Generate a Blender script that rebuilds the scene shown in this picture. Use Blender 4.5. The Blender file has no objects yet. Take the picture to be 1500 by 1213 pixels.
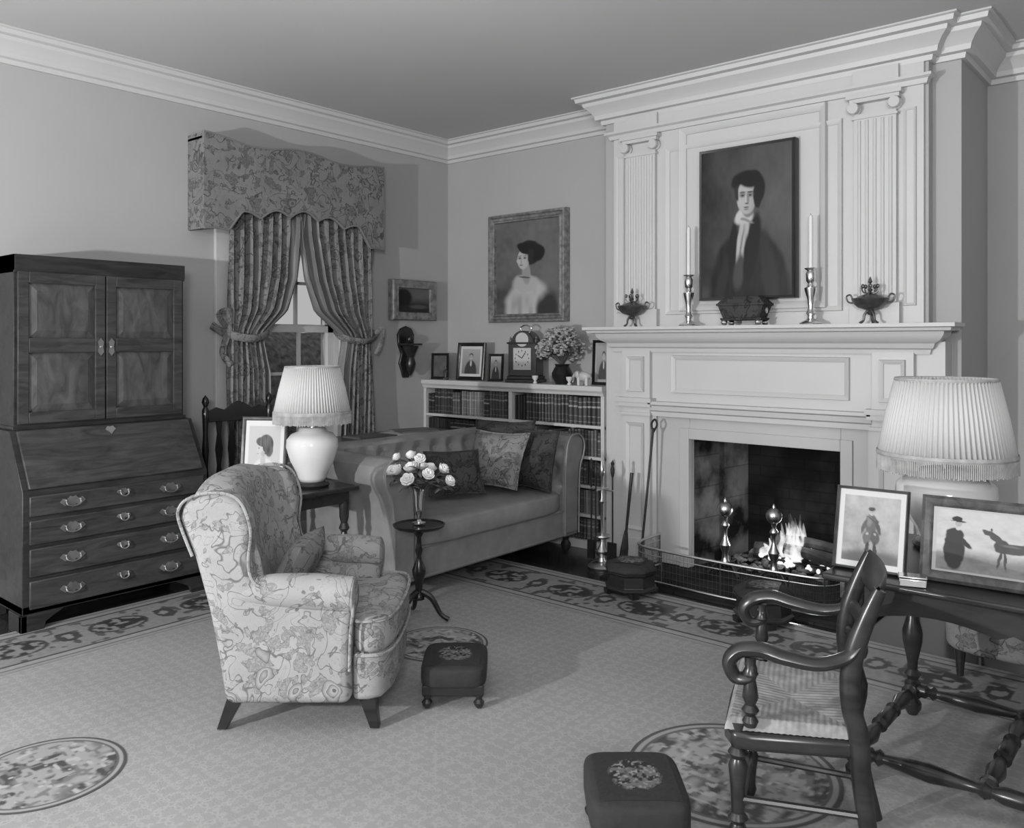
import bpy, math, random
from mathutils import Matrix, Vector
R=random.Random(7)
pi=math.pi
sc=bpy.context.scene
# ---------------------------------------------------------------- geometry
def box(x0,x1,y0,y1,z0,z1):
    V=[(x,y,z) for x in (x0,x1) for y in (y0,y1) for z in (z0,z1)]
    return V,[(0,1,3,2),(4,6,7,5),(0,4,5,1),(2,3,7,6),(0,2,6,4),(1,5,7,3)]
def tf(g,M):
    return [tuple(M@Vector(v)) for v in g[0]],g[1]
def mv(g,x=0,y=0,z=0): return [(v[0]+x,v[1]+y,v[2]+z) for v in g[0]],g[1]
def rot(g,a,ax='Z'): return tf(g,Matrix.Rotation(a,4,ax))
def lathe(prof,n=28,c=(0,0,0),ripple=None):
    V=[];F=[]
    for (r,z) in prof:
        for i in range(n):
            a=2*pi*i/n; rr=r*(1+(ripple(a) if ripple else 0))
            V.append((c[0]+rr*math.cos(a),c[1]+rr*math.sin(a),c[2]+z))
    m=len(prof)
    for j in range(m-1):
        for i in range(n):
            k=(i+1)%n
            F.append((j*n+i,j*n+k,(j+1)*n+k,(j+1)*n+i))
    F.append(tuple(range(n-1,-1,-1))); F.append(tuple((m-1)*n+i for i in range(n)))
    return V,F
def openlathe(prof,n=28,c=(0,0,0),ripple=None):
    V,F=lathe(prof,n,c,ripple); return V,F[:-2]
def catm(P,k=6):
    P=[Vector(p) for p in P]; out=[]
    for i in range(len(P)-1):
        p0=P[max(i-1,0)];p1=P[i];p2=P[i+1];p3=P[min(i+2,len(P)-1)]
        for j in range(k):
            t=j/k
            out.append(.5*((2*p1)+(p2-p0)*t+(2*p0-5*p1+4*p2-p3)*t*t+(3*p1-p0-3*p2+p3)*t**3))
    out.append(P[-1]); return out
def tube(P,rad,n=10,k=6,flat=1.0):
    m0=len(P)
    Q=catm(P,k) if k>1 else [Vector(p) for p in P]
    def rr(i):
        if not isinstance(rad,(list,tuple)): return rad
        s=i/(len(Q)-1)*(m0-1); a=min(int(s),m0-2); t=s-a
        return rad[a]*(1-t)+rad[a+1]*t
    V=[];F=[]
    t0=(Q[1]-Q[0]).normalized()
    up=Vector((0,0,1)) if abs(t0.z)<.9 else Vector((0,1,0))
    nrm=(up-t0*up.dot(t0)).normalized()
    for i,q in enumerate(Q):
        t=(Q[min(i+1,len(Q)-1)]-Q[max(i-1,0)])
        t=t.normalized() if t.length>1e-9 else t0
        nrm=(nrm-t*nrm.dot(t)).normalized(); b=t.cross(nrm)
        r=rr(i)
        for j in range(n):
            a=2*pi*j/n; V.append(tuple(q+nrm*(r*math.cos(a))+b*(r*flat*math.sin(a))))
    for i in range(len(Q)-1):
        for j in range(n):
            k2=(j+1)%n; F.append((i*n+j,i*n+k2,(i+1)*n+k2,(i+1)*n+j))
    F.append(tuple(range(n-1,-1,-1)));F.append(tuple((len(Q)-1)*n+j for j in range(n)))
    return V,F
def extr(poly,ax,a,b):
    n=len(poly);V=[]
    for v in (a,b):
        for p in poly:
            V.append({'x':(v,p[0],p[1]),'y':(p[0],v,p[1]),'z':(p[0],p[1],v)}[ax])
    F=[tuple(range(n-1,-1,-1)),tuple(range(n,2*n))]
    for i in range(n): k=(i+1)%n; F.append((i,k,n+k,n+i))
    return V,F
def sweep(prof,path,closed=False):
    n=len(path);m=len(prof);V=[];F=[]
    for i in range(n):
        def nr(a,b):
            d=Vector((b[0]-a[0],b[1]-a[1])).normalized(); return Vector((d.y,-d.x))
        if closed or 0<i<n-1:
            n1=nr(path[i-1],path[i]);n2=nr(path[i],path[(i+1)%n])
            mt=(n1+n2)/(1+n1.dot(n2))
        elif i==0: mt=nr(path[0],path[1])
        else: mt=nr(path[-2],path[-1])
        for d,z in prof: V.append((path[i][0]+mt.x*d,path[i][1]+mt.y*d,z))
    for i in range(n if closed else n-1):
        a=i*m;b=((i+1)%n)*m
        for j in range(m):
            k=(j+1)%m; F.append((a+j,b+j,b+k,a+k))
    if not closed: F+= [tuple(range(m)),tuple((n-1)*m+j for j in range(m-1,-1,-1))]
    return V,F
def grid(fn,nu,nv):
    V=[fn(i/nu,j/nv) for i in range(nu+1) for j in range(nv+1)]
    F=[(i*(nv+1)+j,(i+1)*(nv+1)+j,(i+1)*(nv+1)+j+1,i*(nv+1)+j+1) for i in range(nu) for j in range(nv)]
    return V,F
def ell(c,rx,ry,rz,nu=16,nv=10,p=1.0):
    def s(v,e): return math.copysign(abs(v)**e,v)
    V=[];F=[]
    for j in range(nv+1):
        ph=-pi/2+pi*j/nv
        for i in range(nu):
            a=2*pi*i/nu
            V.append((c[0]+rx*s(math.cos(ph),p)*s(math.cos(a),p),c[1]+ry*s(math.cos(ph),p)*s(math.sin(a),p),c[2]+rz*s(math.sin(ph),p)))
    for j in range(nv):
        for i in range(nu):
            k=(i+1)%nu; F.append((j*nu+i,j*nu+k,(j+1)*nu+k,(j+1)*nu+i))
    return V,F
def cat(gs):
    V=[];F=[]
    for g in gs:
        o=len(V);V+=list(g[0]);F+=[tuple(i+o for i in q) for q in g[1]]
    return V,F
def pillow(w,h,t,n=16):
    def f(sg):
        def g(a,b):
            u=2*a-1;v=2*b-1
            th=t/2*((1-u**4)*(1-v**4))**.6
            return (u*w/2*(1-.09*(1-v*v)),sg*th,v*h/2*(1-.09*(1-u*u)))
        return grid(g,n,n)
    return cat([f(-1),f(1)])
def framering(w,h,loops):
    V=[];F=[]
    for ins,y in loops:
        a=w/2-ins;b=h/2-ins
        V+=[(-a,y,-b),(a,y,-b),(a,y,b),(-a,y,b)]
    for i in range(len(loops)-1):
        for j in range(4):
            k=(j+1)%4; F.append((i*4+j,i*4+k,(i+1)*4+k,(i+1)*4+j))
    return V,F
# ---------------------------------------------------------------- materials
def newmat(name):
    m=bpy.data.materials.new(name);m.use_nodes=True
    nt=m.node_tree;b=nt.nodes['Principled BSDF'];return m,nt,b
def link(nt,a,b): nt.links.new(a,b)
def g4(v): return (v,v,v,1)
def coords(nt,scale=(1,1,1)):
    tc=nt.nodes.new('ShaderNodeTexCoord');mp=nt.nodes.new('ShaderNodeMapping')
    mp.inputs['Scale'].default_value=scale
    link(nt,tc.outputs['Object'],mp.inputs['Vector']);return mp.outputs['Vector']
def ramp(nt,fac,stops):
    r=nt.nodes.new('ShaderNodeValToRGB');e=r.color_ramp.elements
    e[0].position=stops[0][0];e[0].color=g4(stops[0][1]);e[1].position=stops[-1][0];e[1].color=g4(stops[-1][1])
    for p,c in stops[1:-1]:
        q=e.new(p);q.color=g4(c)
    link(nt,fac,r.inputs['Fac']);return r.outputs['Color']
def noiseN(nt,vec,scale,detail=3,rough=.5,dist=0):
    n=nt.nodes.new('ShaderNodeTexNoise');n.inputs['Scale'].default_value=scale;n.inputs['Detail'].default_value=detail
    n.inputs['Roughness'].default_value=rough;n.inputs['Distortion'].default_value=dist
    link(nt,vec,n.inputs['Vector']);return n
def noise(*a,**k): return noiseN(*a,**k).outputs['Fac']
def bump(nt,b,fac,st,dist=.01):
    bp=nt.nodes.new('ShaderNodeBump');bp.inputs['Strength'].default_value=st;bp.inputs['Distance'].default_value=dist
    link(nt,fac,bp.inputs['Height']);link(nt,bp.outputs['Normal'],b.inputs['Normal'])
def mixm(nt,fac,a,c,mode='MIX'):
    m=nt.nodes.new('ShaderNodeMix');m.data_type='RGBA';m.blend_type=mode
    if isinstance(fac,float): m.inputs[0].default_value=fac
    else: link(nt,fac,m.inputs[0])
    for s,i in ((a,6),(c,7)):
        if isinstance(s,(int,float)): m.inputs[i].default_value=g4(s)
        else: link(nt,s,m.inputs[i])
    return m.outputs[2]
def plain(name,v,rough=.6,metal=0,var=.06,scale=6,bmp=0,bs=60):
    m,nt,b=newmat(name);vec=coords(nt)
    c=ramp(nt,noise(nt,vec,scale),[(.3,v*(1-var)),(.7,min(v*(1+var),1))])
    link(nt,c,b.inputs['Base Color']);b.inputs['Roughness'].default_value=rough;b.inputs['Metallic'].default_value=metal
    if bmp: bump(nt,b,noise(nt,vec,bs,4),bmp,.004)
    return m
def wood(name,a,c,rough=.35,sc_=(2,14,14),spec=.5):
    m,nt,b=newmat(name);vec=coords(nt,sc_)
    n=noise(nt,vec,1.6,6,.6,1.2)
    col=ramp(nt,n,[(.3,a),(.5,(a+c)/2),(.7,c)])
    link(nt,col,b.inputs['Base Color']);b.inputs['Roughness'].default_value=rough;b.inputs['Specular IOR Level'].default_value=spec
    return m
def chintz(name,lo,mid,hi,s=7,rough=.85):
    m,nt,b=newmat(name);v0=coords(nt)
    nc=noiseN(nt,v0,s*1.1,2).outputs['Color']
    a1=nt.nodes.new('ShaderNodeVectorMath');a1.operation='SUBTRACT';link(nt,nc,a1.inputs[0]);a1.inputs[1].default_value=(.5,.5,.5)
    a2=nt.nodes.new('ShaderNodeVectorMath');a2.operation='SCALE';link(nt,a1.outputs[0],a2.inputs[0]);a2.inputs['Scale'].default_value=.9/s
    a3=nt.nodes.new('ShaderNodeVectorMath');a3.operation='ADD';link(nt,a2.outputs[0],a3.inputs[0]);link(nt,v0,a3.inputs[1])
    vec=a3.outputs[0]
    l1=ramp(nt,noise(nt,v0,s*.8,2,.5,.8),[(0,0),(.486,0),(.495,.9),(.505,.9),(.514,0),(.62,0),(.628,.8),(.636,0)])
    l3=ramp(nt,noise(nt,v0,s*1.9,2,.5,1.4),[(0,0),(.43,0),(.44,.7),(.45,0),(.53,0),(.54,.7),(.55,0)])
    lfn=noise(nt,vec,s*1.7,2,.5,.5)
    lf=ramp(nt,lfn,[(.57,0),(.58,.75)])
    ht=ramp(nt,noise(nt,v0,s*6,2,.6,2.0),[(.40,lo*1.4),(.50,mid),(.60,(mid+hi)/2)])
    lo_out=ramp(nt,lfn,[(0,0),(.556,0),(.565,.8),(.575,.8),(.584,0)])
    vo=nt.nodes.new('ShaderNodeTexVoronoi');vo.inputs['Scale'].default_value=s*.75;vo.inputs['Randomness'].default_value=.9;link(nt,vec,vo.inputs['Vector'])
    fc=ramp(nt,vo.outputs['Distance'],[(0,lo),(.07,lo),(.085,hi),(.17,mid),(.185,lo),(.20,hi),(.29,mid),(.305,lo)])
    fm=ramp(nt,vo.outputs['Distance'],[(.31,1),(.32,0)])
    sp=nt.nodes.new('ShaderNodeSeparateColor');link(nt,vo.outputs['Color'],sp.inputs[0])
    fr=ramp(nt,sp.outputs[0],[(.50,0),(.52,1)])
    fm2=mixm(nt,1.0,fm,fr,'MULTIPLY')
    gnd=ramp(nt,noise(nt,v0,s*.5,2),[(.4,hi*.88),(.6,hi)])
    x=mixm(nt,l1,gnd,lo);x=mixm(nt,l3,x,mid)
    x=mixm(nt,lf,x,ht);x=mixm(nt,lo_out,x,lo);x=mixm(nt,fm2,x,fc)
    link(nt,x,b.inputs['Base Color']);b.inputs['Roughness'].default_value=rough;b.inputs['Specular IOR Level'].default_value=.2
    bump(nt,b,noise(nt,v0,200,2),.12,.002)
    return m
def vcol(name,rough=.6,spec=.3):
    m,nt,b=newmat(name);a=nt.nodes.new('ShaderNodeAttribute');a.attribute_name='Col'
    link(nt,a.outputs['Color'],b.inputs['Base Color']);b.inputs['Roughness'].default_value=rough
    b.inputs['Specular IOR Level'].default_value=spec
    return m
M_wall=plain('wall_plaster',.375,.85,0,.03,1.5,.05,40)
M_ceil=plain('ceiling_plaster',.48,.9,0,.03,1)
M_white=plain('white_painted_wood',.51,.45,0,.02,3)
M_slip=plain('white_fire_surround',.44,.5,0,.04,3)
M_dark=wood('dark_polished_wood',.010,.028,.28)
M_maho=wood('mahogany',.022,.065,.40,(14,2.2,14),.3)
M_mahod=wood('mahogany_deep',.012,.036,.40,(14,2.2,14),.3)
M_black=plain('black_lacquer',.012,.25,0,.1,5)
M_brass=plain('polished_brass',.6,.28,1,.05,5)
M_silver=plain('silver',.80,.18,1,.05,5)
M_pewter=plain('dark_pewter',.14,.38,.8,.3,20)
M_iron=plain('wrought_iron',.03,.5,.6,.2,20)
M_wax=plain('candle_wax',.68,.45)
M_cream=plain('cream_glaze',.60,.12,0,.02,3)
M_chin=chintz('chintz_linen',.10,.185,.31,10)
M_chin2=chintz('chintz_curtain',.05,.105,.21,9)
M_lin=plain('curtain_lining',.18,.45,0,.12,4)
M_sofa=plain('sofa_damask',.215,.42,0,.14,10,.15,80)
M_vel=chintz('dark_floral_velvet',.013,.03,.06,9)
M_pil=chintz('floral_pillow',.05,.115,.23,10)
M_ndl=plain('needlepoint_ground',.018,.85,0,.2,40,.3,120)
M_rush=plain('rush_seat',.22,.75,0,.3,25,.4,50)
M_vc=vcol('painted_surface')
M_vcg=vcol('oil_painting',.4,.25)
M_book=vcol('book_bindings',.45,.4)
M_gilt=plain('gilt_frame',.24,.42,.5,.4,25,.4,60)
M_fruit=wood('walnut_frame',.03,.09,.4,(12,12,12),.3)
M_leaf=plain('leaf_green',.07,.5,0,.4,20)
M_petal=plain('petal',.68,.6,0,.12,30)
M_petal2=plain('dried_petal',.34,.7,0,.5,25)
M_log=plain('charred_log',.035,.9,0,.7,12,.8,30)
M_rope=plain('fringe',.32,.8,0,.2,30)
def mk_shade():
    m,nt,b=newmat('pleated_silk')
    b.inputs['Base Color'].default_value=g4(.60);b.inputs['Roughness'].default_value=.7
    out=nt.nodes['Material Output'];tr=nt.nodes.new('ShaderNodeBsdfTranslucent');tr.inputs[0].default_value=g4(.65)
    mx=nt.nodes.new('ShaderNodeMixShader');mx.inputs[0].default_value=.25
    link(nt,b.outputs[0],mx.inputs[1]);link(nt,tr.outputs[0],mx.inputs[2]);link(nt,mx.outputs[0],out.inputs[0]);return m
M_shade=mk_shade()
def mk_floor():
    m,nt,b=newmat('floor_boards');vec=coords(nt)
    br=nt.nodes.new('ShaderNodeTexBrick');br.inputs['Scale'].default_value=1
    br.inputs['Brick Width'].default_value=1.9;br.inputs['Row Height'].default_value=.12;br.inputs['Mortar Size'].default_value=.003
    br.inputs['Color1'].default_value=g4(.018);br.inputs['Color2'].default_value=g4(.034);br.inputs['Mortar'].default_value=g4(.006)
    link(nt,vec,br.inputs['Vector']);link(nt,br.outputs['Color'],b.inputs['Base Color']);b.inputs['Roughness'].default_value=.22;return m
M_floor=mk_floor()
def mk_brick(name,c1,c2,mo,ax,lo=.3):
    m,nt,b=newmat(name);tc=nt.nodes.new('ShaderNodeTexCoord');mp=nt.nodes.new('ShaderNodeMapping')
    mp.inputs['Rotation'].default_value=ax
    link(nt,tc.outputs['Object'],mp.inputs['Vector'])
    br=nt.nodes.new('ShaderNodeTexBrick');br.inputs['Scale'].default_value=1
    br.inputs['Brick Width'].default_value=.21;br.inputs['Row Height'].default_value=.07;br.inputs['Mortar Size'].default_value=.005
    br.inputs['Color1'].default_value=g4(c1);br.inputs['Color2'].default_value=g4(c2);br.inputs['Mortar'].default_value=g4(mo)
    link(nt,mp.outputs[0],br.inputs['Vector'])
    n=ramp(nt,noise(nt,tc.outputs['Object'],4,5),[(.38,lo),(.62,1.0)])
    link(nt,mixm(nt,1.0,br.outputs['Color'],n,'MULTIPLY'),b.inputs['Base Color']);b.inputs['Roughness'].default_value=.95;b.inputs['Specular IOR Level'].default_value=.15
    bump(nt,b,br.outputs['Fac'],-.4,.006);return m
M_fb=mk_brick('sooty_brick',.010,.015,.008,(pi/2,0,0),.3)
M_fbs=mk_brick('sooty_brick_side',.12,.16,.09,(pi/2,0,pi/2),.05)
M_hearth=mk_brick('hearth_brick',.02,.035,.014,(0,0,0),.4)
def mk_rug():
    m,nt,b=newmat('carpet_field');vec=coords(nt)
    a=[]
    for k in ('X','Y'):
        w=nt.nodes.new('ShaderNodeTexWave');w.bands_direction=k;w.inputs['Scale'].default_value=5.2;w.inputs['Distortion'].default_value=.6
        w.inputs['Detail Scale'].default_value=9;link(nt,vec,w.inputs['Vector']);a.append(w.outputs['Fac'])
    mu=nt.nodes.new('ShaderNodeMath');mu.operation='MULTIPLY';link(nt,a[0],mu.inputs[0]);link(nt,a[1],mu.inputs[1])
    vo=nt.nodes.new('ShaderNodeTexVoronoi');vo.inputs['Scale'].default_value=34;vo.inputs['Randomness'].default_value=.5;vo.distance='MANHATTAN';link(nt,vec,vo.inputs['Vector'])
    ad=nt.nodes.new('ShaderNodeMath');ad.operation='ADD';link(nt,mu.outputs[0],ad.inputs[0]);link(nt,vo.outputs['Distance'],ad.inputs[1])
    c=ramp(nt,ad.outputs[0],[(.25,.27),(.6,.335),(1.1,.28)])
    c=mixm(nt,1.0,c,ramp(nt,noise(nt,vec,1.3,4),[(.3,.84),(.7,1.0)]),'MULTIPLY')
    link(nt,c,b.inputs['Base Color']);b.inputs['Roughness'].default_value=.95;b.inputs['Specular IOR Level'].default_value=.15
    bump(nt,b,noise(nt,vec,150,3),.3,.004);return m
M_rug=mk_rug()
def mk_flame():
    m,nt,b=newmat('flame');vec=coords(nt);out=nt.nodes['Material Output']
    em=nt.nodes.new('ShaderNodeEmission');em.inputs[0].default_value=g4(1);em.inputs[1].default_value=1.0
    tr=nt.nodes.new('ShaderNodeBsdfTransparent');mx=nt.nodes.new('ShaderNodeMixShader')
    sp=nt.nodes.new('ShaderNodeSeparateXYZ');link(nt,vec,sp.inputs[0])
    fz=ramp(nt,sp.outputs[2],[(.10,.75),(.20,.55),(.31,.03)])
    lw=nt.nodes.new('ShaderNodeLayerWeight');lw.inputs[0].default_value=.5
    fe=ramp(nt,lw.outputs['Facing'],[(.1,1),(.85,0)])
    nn=ramp(nt,noise(nt,vec,16,3,.5,1),[(.35,.3),(.6,1)])
    fac=mixm(nt,1.0,mixm(nt,1.0,fz,fe,'MULTIPLY'),nn,'MULTIPLY')
    link(nt,fac,mx.inputs[0]);link(nt,tr.outputs[0],mx.inputs[1]);link(nt,em.outputs[0],mx.inputs[2]);link(nt,mx.outputs[0],out.inputs[0])
    return m
# ---------------------------------------------------------------- objects
import bmesh
def mesh(name,g,mat,smooth=True,bev=0,seg=2,sub=0,cols=None,parent=None,ang=35,solid=0):
    if isinstance(g,list):
        if cols is not None and len(cols)==len(g):
            cc=[]
            for q,c in zip(g,cols): cc+= [c]*len(q[0])
            cols=cc
        g=cat(g)
    me=bpy.data.meshes.new(name);me.from_pydata([tuple(v) for v in g[0]],[],g[1]);me.update()
    if cols is not None:
        at=me.color_attributes.new('Col','FLOAT_COLOR','POINT')
        for i,c in enumerate(cols): at.data[i].color=(c,c,c,1)
    bm=bmesh.new();bm.from_mesh(me);bmesh.ops.recalc_face_normals(bm,faces=bm.faces);bm.to_mesh(me);bm.free()
    if smooth:
        me.polygons.foreach_set('use_smooth',[True]*len(me.polygons))
        if not sub: me.set_sharp_from_angle(angle=math.radians(ang))
    ob=bpy.data.objects.new(name,me);bpy.context.collection.objects.link(ob)
    me.materials.append(mat)
    if solid:
        s=ob.modifiers.new('s','SOLIDIFY');s.thickness=solid
    if bev:
        b=ob.modifiers.new('b','BEVEL');b.width=bev;b.segments=seg;b.limit_method='ANGLE';b.angle_limit=math.radians(40)
    if sub:
        s=ob.modifiers.new('u','SUBSURF');s.levels=sub;s.render_levels=sub
    if parent: ob.parent=parent
    return ob
class G:
    def __init__(s,name,loc=(0,0,0),rz=0,rx=0,ry=0):
        s.e=bpy.data.objects.new(name,None);bpy.context.collection.objects.link(s.e)
        s.e.location=loc;s.e.rotation_euler=(rx,ry,rz);s.e.empty_display_size=.1
    def add(s,n,g,mat,**k): return mesh(n,g,mat,parent=s.e,**k)
def paint(w,h,fn,nu=80,nv=100,y=0):
    V=[];C=[]
    for i in range(nu+1):
        for j in range(nv+1):
            u=i/nu;v=j/nv;V.append(((u-.5)*w,y,(.5-v)*h));C.append(max(0,min(1,fn(u,v))))
    F=[(i*(nv+1)+j,(i+1)*(nv+1)+j,(i+1)*(nv+1)+j+1,i*(nv+1)+j+1) for i in range(nu) for j in range(nv)]
    return (V,F),C
def E(u,v,cu,cv,ru,rv,rt=0,s=.15):
    x=u-cu;y=v-cv;c=math.cos(rt);k=math.sin(rt);x,y=x*c+y*k,-x*k+y*c
    d=math.sqrt((x/ru)**2+(y/rv)**2);t=(1-d)/s+.5
    t=max(0,min(1,t));return t*t*(3-2*t)
def lerp(a,b,t): return a+(b-a)*t
def hsh(x,y):
    v=math.sin(x*12.9898+y*78.233)*43758.5453;return v-math.floor(v)
def vn(x,y):
    i=math.floor(x);j=math.floor(y);a=x-i;b=y-j;a=a*a*(3-2*a);b=b*b*(3-2*b)
    return lerp(lerp(hsh(i,j),hsh(i+1,j),a),lerp(hsh(i,j+1),hsh(i+1,j+1),a),b)
def cl01(x): return max(0,min(1,x))
D=math.radians
# ================================================================ ROOM
H=3.23
XR=7.6;YB=-9.2;YR=.45
BX0,BX1,BY=1.86,4.13,-.28
BXW,BY2=3.985,-.20
WY0,WY1,WZ0,WZ1=-2.14,-1.20,.55,2.66
mesh('floor',box(-.3,XR+.2,YB-.2,1.0,-.1,0),M_floor,smooth=False)
mesh('ceiling',box(-.3,XR+.2,YB-.2,1.0,H,H+.1),M_ceil,smooth=False)
mesh('wall_left',[box(-.22,0,YB-.2,WY0,0,H),box(-.22,0,WY1,.2,0,H),box(-.22,0,WY0,WY1,0,WZ0),box(-.22,0,WY0,WY1,WZ1,H)],M_wall,smooth=False)
mesh('wall_back',[box(-.22,BX0,0,.2,0,H),box(BX1,XR+.2,YR,YR+.2,0,H)],M_wall,smooth=False)
OX0,OX1,OZ=2.54,3.52,.86
mesh('wall_chimney',[box(BX0,OX0,BY,.65,0,H),box(OX1,BXW,BY,.65,0,H),box(BXW,BX1,BY2,.65,0,H),box(OX0,OX1,BY,.65,OZ,H)],M_wall,smooth=False)
mesh('wall_right',box(XR,XR+.2,YB-.2,1,0,H),M_wall,smooth=False)
mesh('wall_front',box(-.22,XR+.2,YB-.2,YB,0,H),M_wall,smooth=False)
crown=[(0,-.17),(.02,-.17),(.025,-.145),(.05,-.14),(.055,-.115),(.075,-.085),(.105,-.06),(.11,-.04),(.14,-.035),(.145,-.012),(.16,-.008),(.16,0),(0,0)]
crown=[(a,H+b) for a,b in crown]
mesh('trim_1',sweep(crown,[(0,YB),(0,0),(BX0,0)]),M_white,ang=20)
cb=[(a*1.12,H+(b-H)*1.12) for a,b in crown]
mesh('trim_2',sweep(cb,[(BX0,0),(BX0,BY),(BXW,BY),(BXW,BY2),(BX1,BY2),(BX1,YR),(XR,YR)]),M_white,ang=20)
bb=[(0,0),(.02,0),(.02,.13),(.012,.15),(.006,.17),(0,.17)]
mesh('baseboard_left',sweep(bb,[(0,YB),(0,0)]),M_white)
mesh('baseboard_right',sweep(bb,[(BX1,BY2),(BX1,YR),(XR,YR)]),M_white)
w=G('window_1')
cas=[box(0.001,.03,WY0-.11,WY0,WZ0-.08,WZ1+.11),box(0.001,.03,WY1,WY1+.11,WZ0-.08,WZ1+.11),box(0.001,.03,WY0,WY1,WZ1,WZ1+.11),box(-.02,.06,WY0-.13,WY1+.13,WZ0-.05,WZ0)]
w.add('casing',cas,M_white,smooth=False,bev=.004)
sash=[];mid=1.6
for z0,z1,x0 in ((WZ0,mid+.02,-.09),(mid-.02,WZ1,-.13)):
    sash+=[box(x0,x0+.035,WY0,WY0+.055,z0,z1),box(x0,x0+.035,WY1-.055,WY1,z0,z1),box(x0,x0+.035,WY0,WY1,z0,z0+.05),box(x0,x0+.035,WY0,WY1,z1-.05,z1)]
    for i in (1,2):
        y=WY0+(WY1-WY0)*i/3;sash.append(box(x0+.005,x0+.03,y-.011,y+.011,z0,z1))
    for i in (1,2):
        z=z0+(z1-z0)*i/3;sash.append(box(x0+.005,x0+.03,WY0,WY1,z-.011,z+.011))
w.add('sash',sash,M_white,smooth=False)
mesh('lawn',box(-30,-.6,-9,30,-.7,-.6),plain('grass',.12,.9,0,.4,3),smooth=False)
# distant clipped hedge
def hedge(u,v):
    a=v*pi;y=-6+u*26
    return (-9+1.0*math.cos(a)+.12*vn(y*3,v*9),y,-.6+(2.1+.25*vn(y*1.2,2)+.1*vn(y*7,v*12))*math.sin(a)**.6)
mesh('hedge',grid(hedge,260,24),plain('hedge_leaves',.10,.9,0,.6,9,.8,12),ang=180)
# ---------------------------------------------------------------- fireplace
fp=G('fireplace')
fp.add('firebox_back',box(OX0+.08,OX1-.08,.36,.40,0,OZ+.2),M_fb,smooth=False)
fp.add('firebox_sides',[extr([(OX0+.001,BY+.03),(OX0+.1,.36),(OX0+.001,.36)],'z',0,OZ-.001),extr([(OX1-.001,BY+.03),(OX1-.001,.36),(OX1-.1,.36)],'z',0,OZ-.001)],M_fbs,smooth=False)
fp.add('firebox_floor',box(OX0,OX1,BY,.36,0.001,.012),M_hearth,smooth=False)
fp.add('hearth',box(2.2,3.8,-.86,BY,0.001,.012),M_hearth,smooth=False)
fy=BY
fp.add('surround',[box(2.30,OX0,fy-.03,fy-.001,0.014,1.02),box(OX1,3.68,fy-.03,fy-.001,0.014,1.02),box(OX0,OX1,fy-.03,fy-.001,OZ,1.02),
  box(2.47,OX0-.0,fy-.045,fy-.03,0.014,.93),box(OX1,3.59,fy-.045,fy-.03,0.014,.93),box(OX0,OX1,fy-.045,fy-.03,OZ,.93)],M_slip,smooth=False,bev=.004)
def panelmould(x0,x1,z0,z1,y,wd=.025,d=.018):
    return mv(framering(x1-x0,z1-z0,[(0,0),(0.003,-d),(wd*.5,-d*.8),(wd,-d*.3),(wd,0)]),(x0+x1)/2,y,(z0+z1)/2)
parts=[box(1.90,2.30,fy-.05,fy-.001,0,1.5),box(3.68,3.985,fy-.05,fy-.001,0,1.5),box(3.985,4.08,fy-.05,BY2-.001,0,1.5),box(2.30,3.68,fy-.05,fy-.001,1.02,1.5)]
parts+=[box(2.05,2.27,fy-.085,fy-.05,.0,1.44),box(3.71,3.93,fy-.085,fy-.05,.0,1.44)]
for x0,x1 in ((2.05,2.27),(3.71,3.93)):
    parts+=[box(x0-.015,x1+.015,fy-.10,fy-.05,.0,.16),box(x0-.012,x1+.012,fy-.10,fy-.05,1.0,1.02),box(x0-.02,x1+.02,fy-.115,fy-.05,1.06,1.09),box(x0-.03,x1+.03,fy-.125,fy-.05,1.09,1.12)]
    parts.append(panelmould(x0+.04,x1-.04,.22,.95,fy-.085))
    parts.append(panelmould(x0+.04,x1-.04,1.16,1.40,fy-.085))
arch=[(0,1.0),(.02,1.0),(.022,1.03),(.04,1.04),(.045,1.07),(.065,1.08),(.065,1.10),(0,1.10)]
parts.append(sweep(arch,[(2.27,fy-.05),(3.71,fy-.05)]))
parts.append(panelmould(2.42,3.58,1.16,1.41,fy-.05,.03,.02))
ms=[(0,1.43),(.02,1.43),(.025,1.455),(.04,1.465),(.05,1.49),(.085,1.51),(.105,1.535),(.11,1.555),(.15,1.56),(.155,1.575),(.175,1.58),(.175,1.60),(0,1.60)]
parts.append(sweep(ms,[(1.985,fy),(1.985,fy-.05),(3.99,fy-.05),(3.99,fy)]))
parts.append(box(1.985,3.98,fy-.06,fy-.001,1.5,1.6));parts.append(box(3.985,4.12,fy-.10,BY2-.001,1.565,1.6))
fp.add('mantelpiece',parts,M_white,ang=25)
om=[box(1.94,3.965,fy-.02,fy-.001,1.6,3.05)]
for x0,x1 in ((2.06,2.29),(3.60,3.83)):
    om+=[box(x0,x1,fy-.05,fy-.02,1.6,2.80),box(x0-.02,x1+.02,fy-.065,fy-.02,1.6,1.72)]
    for i in range(5):
        xx=x0+.03+(x1-x0-.06)*i/4
        om.append(tube([(xx,fy-.05,1.76),(xx,fy-.05,2.76)],.011,8,1))
    om+=[box(x0-.01,x1+.01,fy-.06,fy-.02,2.77,2.782),box(x0-.02,x1+.02,fy-.07,fy-.02,2.862,2.884),box(x0-.035,x1+.035,fy-.085,fy-.02,2.884,2.905)]
    for xx in (x0+.004,x1-.004):
        om.append(mv(rot(lathe([(.030,-.032),(.034,-.02),(.024,-.012),(.024,.012),(.034,.02),(.030,.032)],16),pi/2,'X'),xx,fy-.055,2.832))
    om.append(box(x0-.01,x1+.01,fy-.045,fy-.02,2.905,3.05))
om.append(panelmould(2.36,3.53,1.68,2.80,fy-.02,.03,.02))
om.append(panelmould(2.47,3.44,1.70,2.91,fy-.02,.045,.035))
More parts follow.
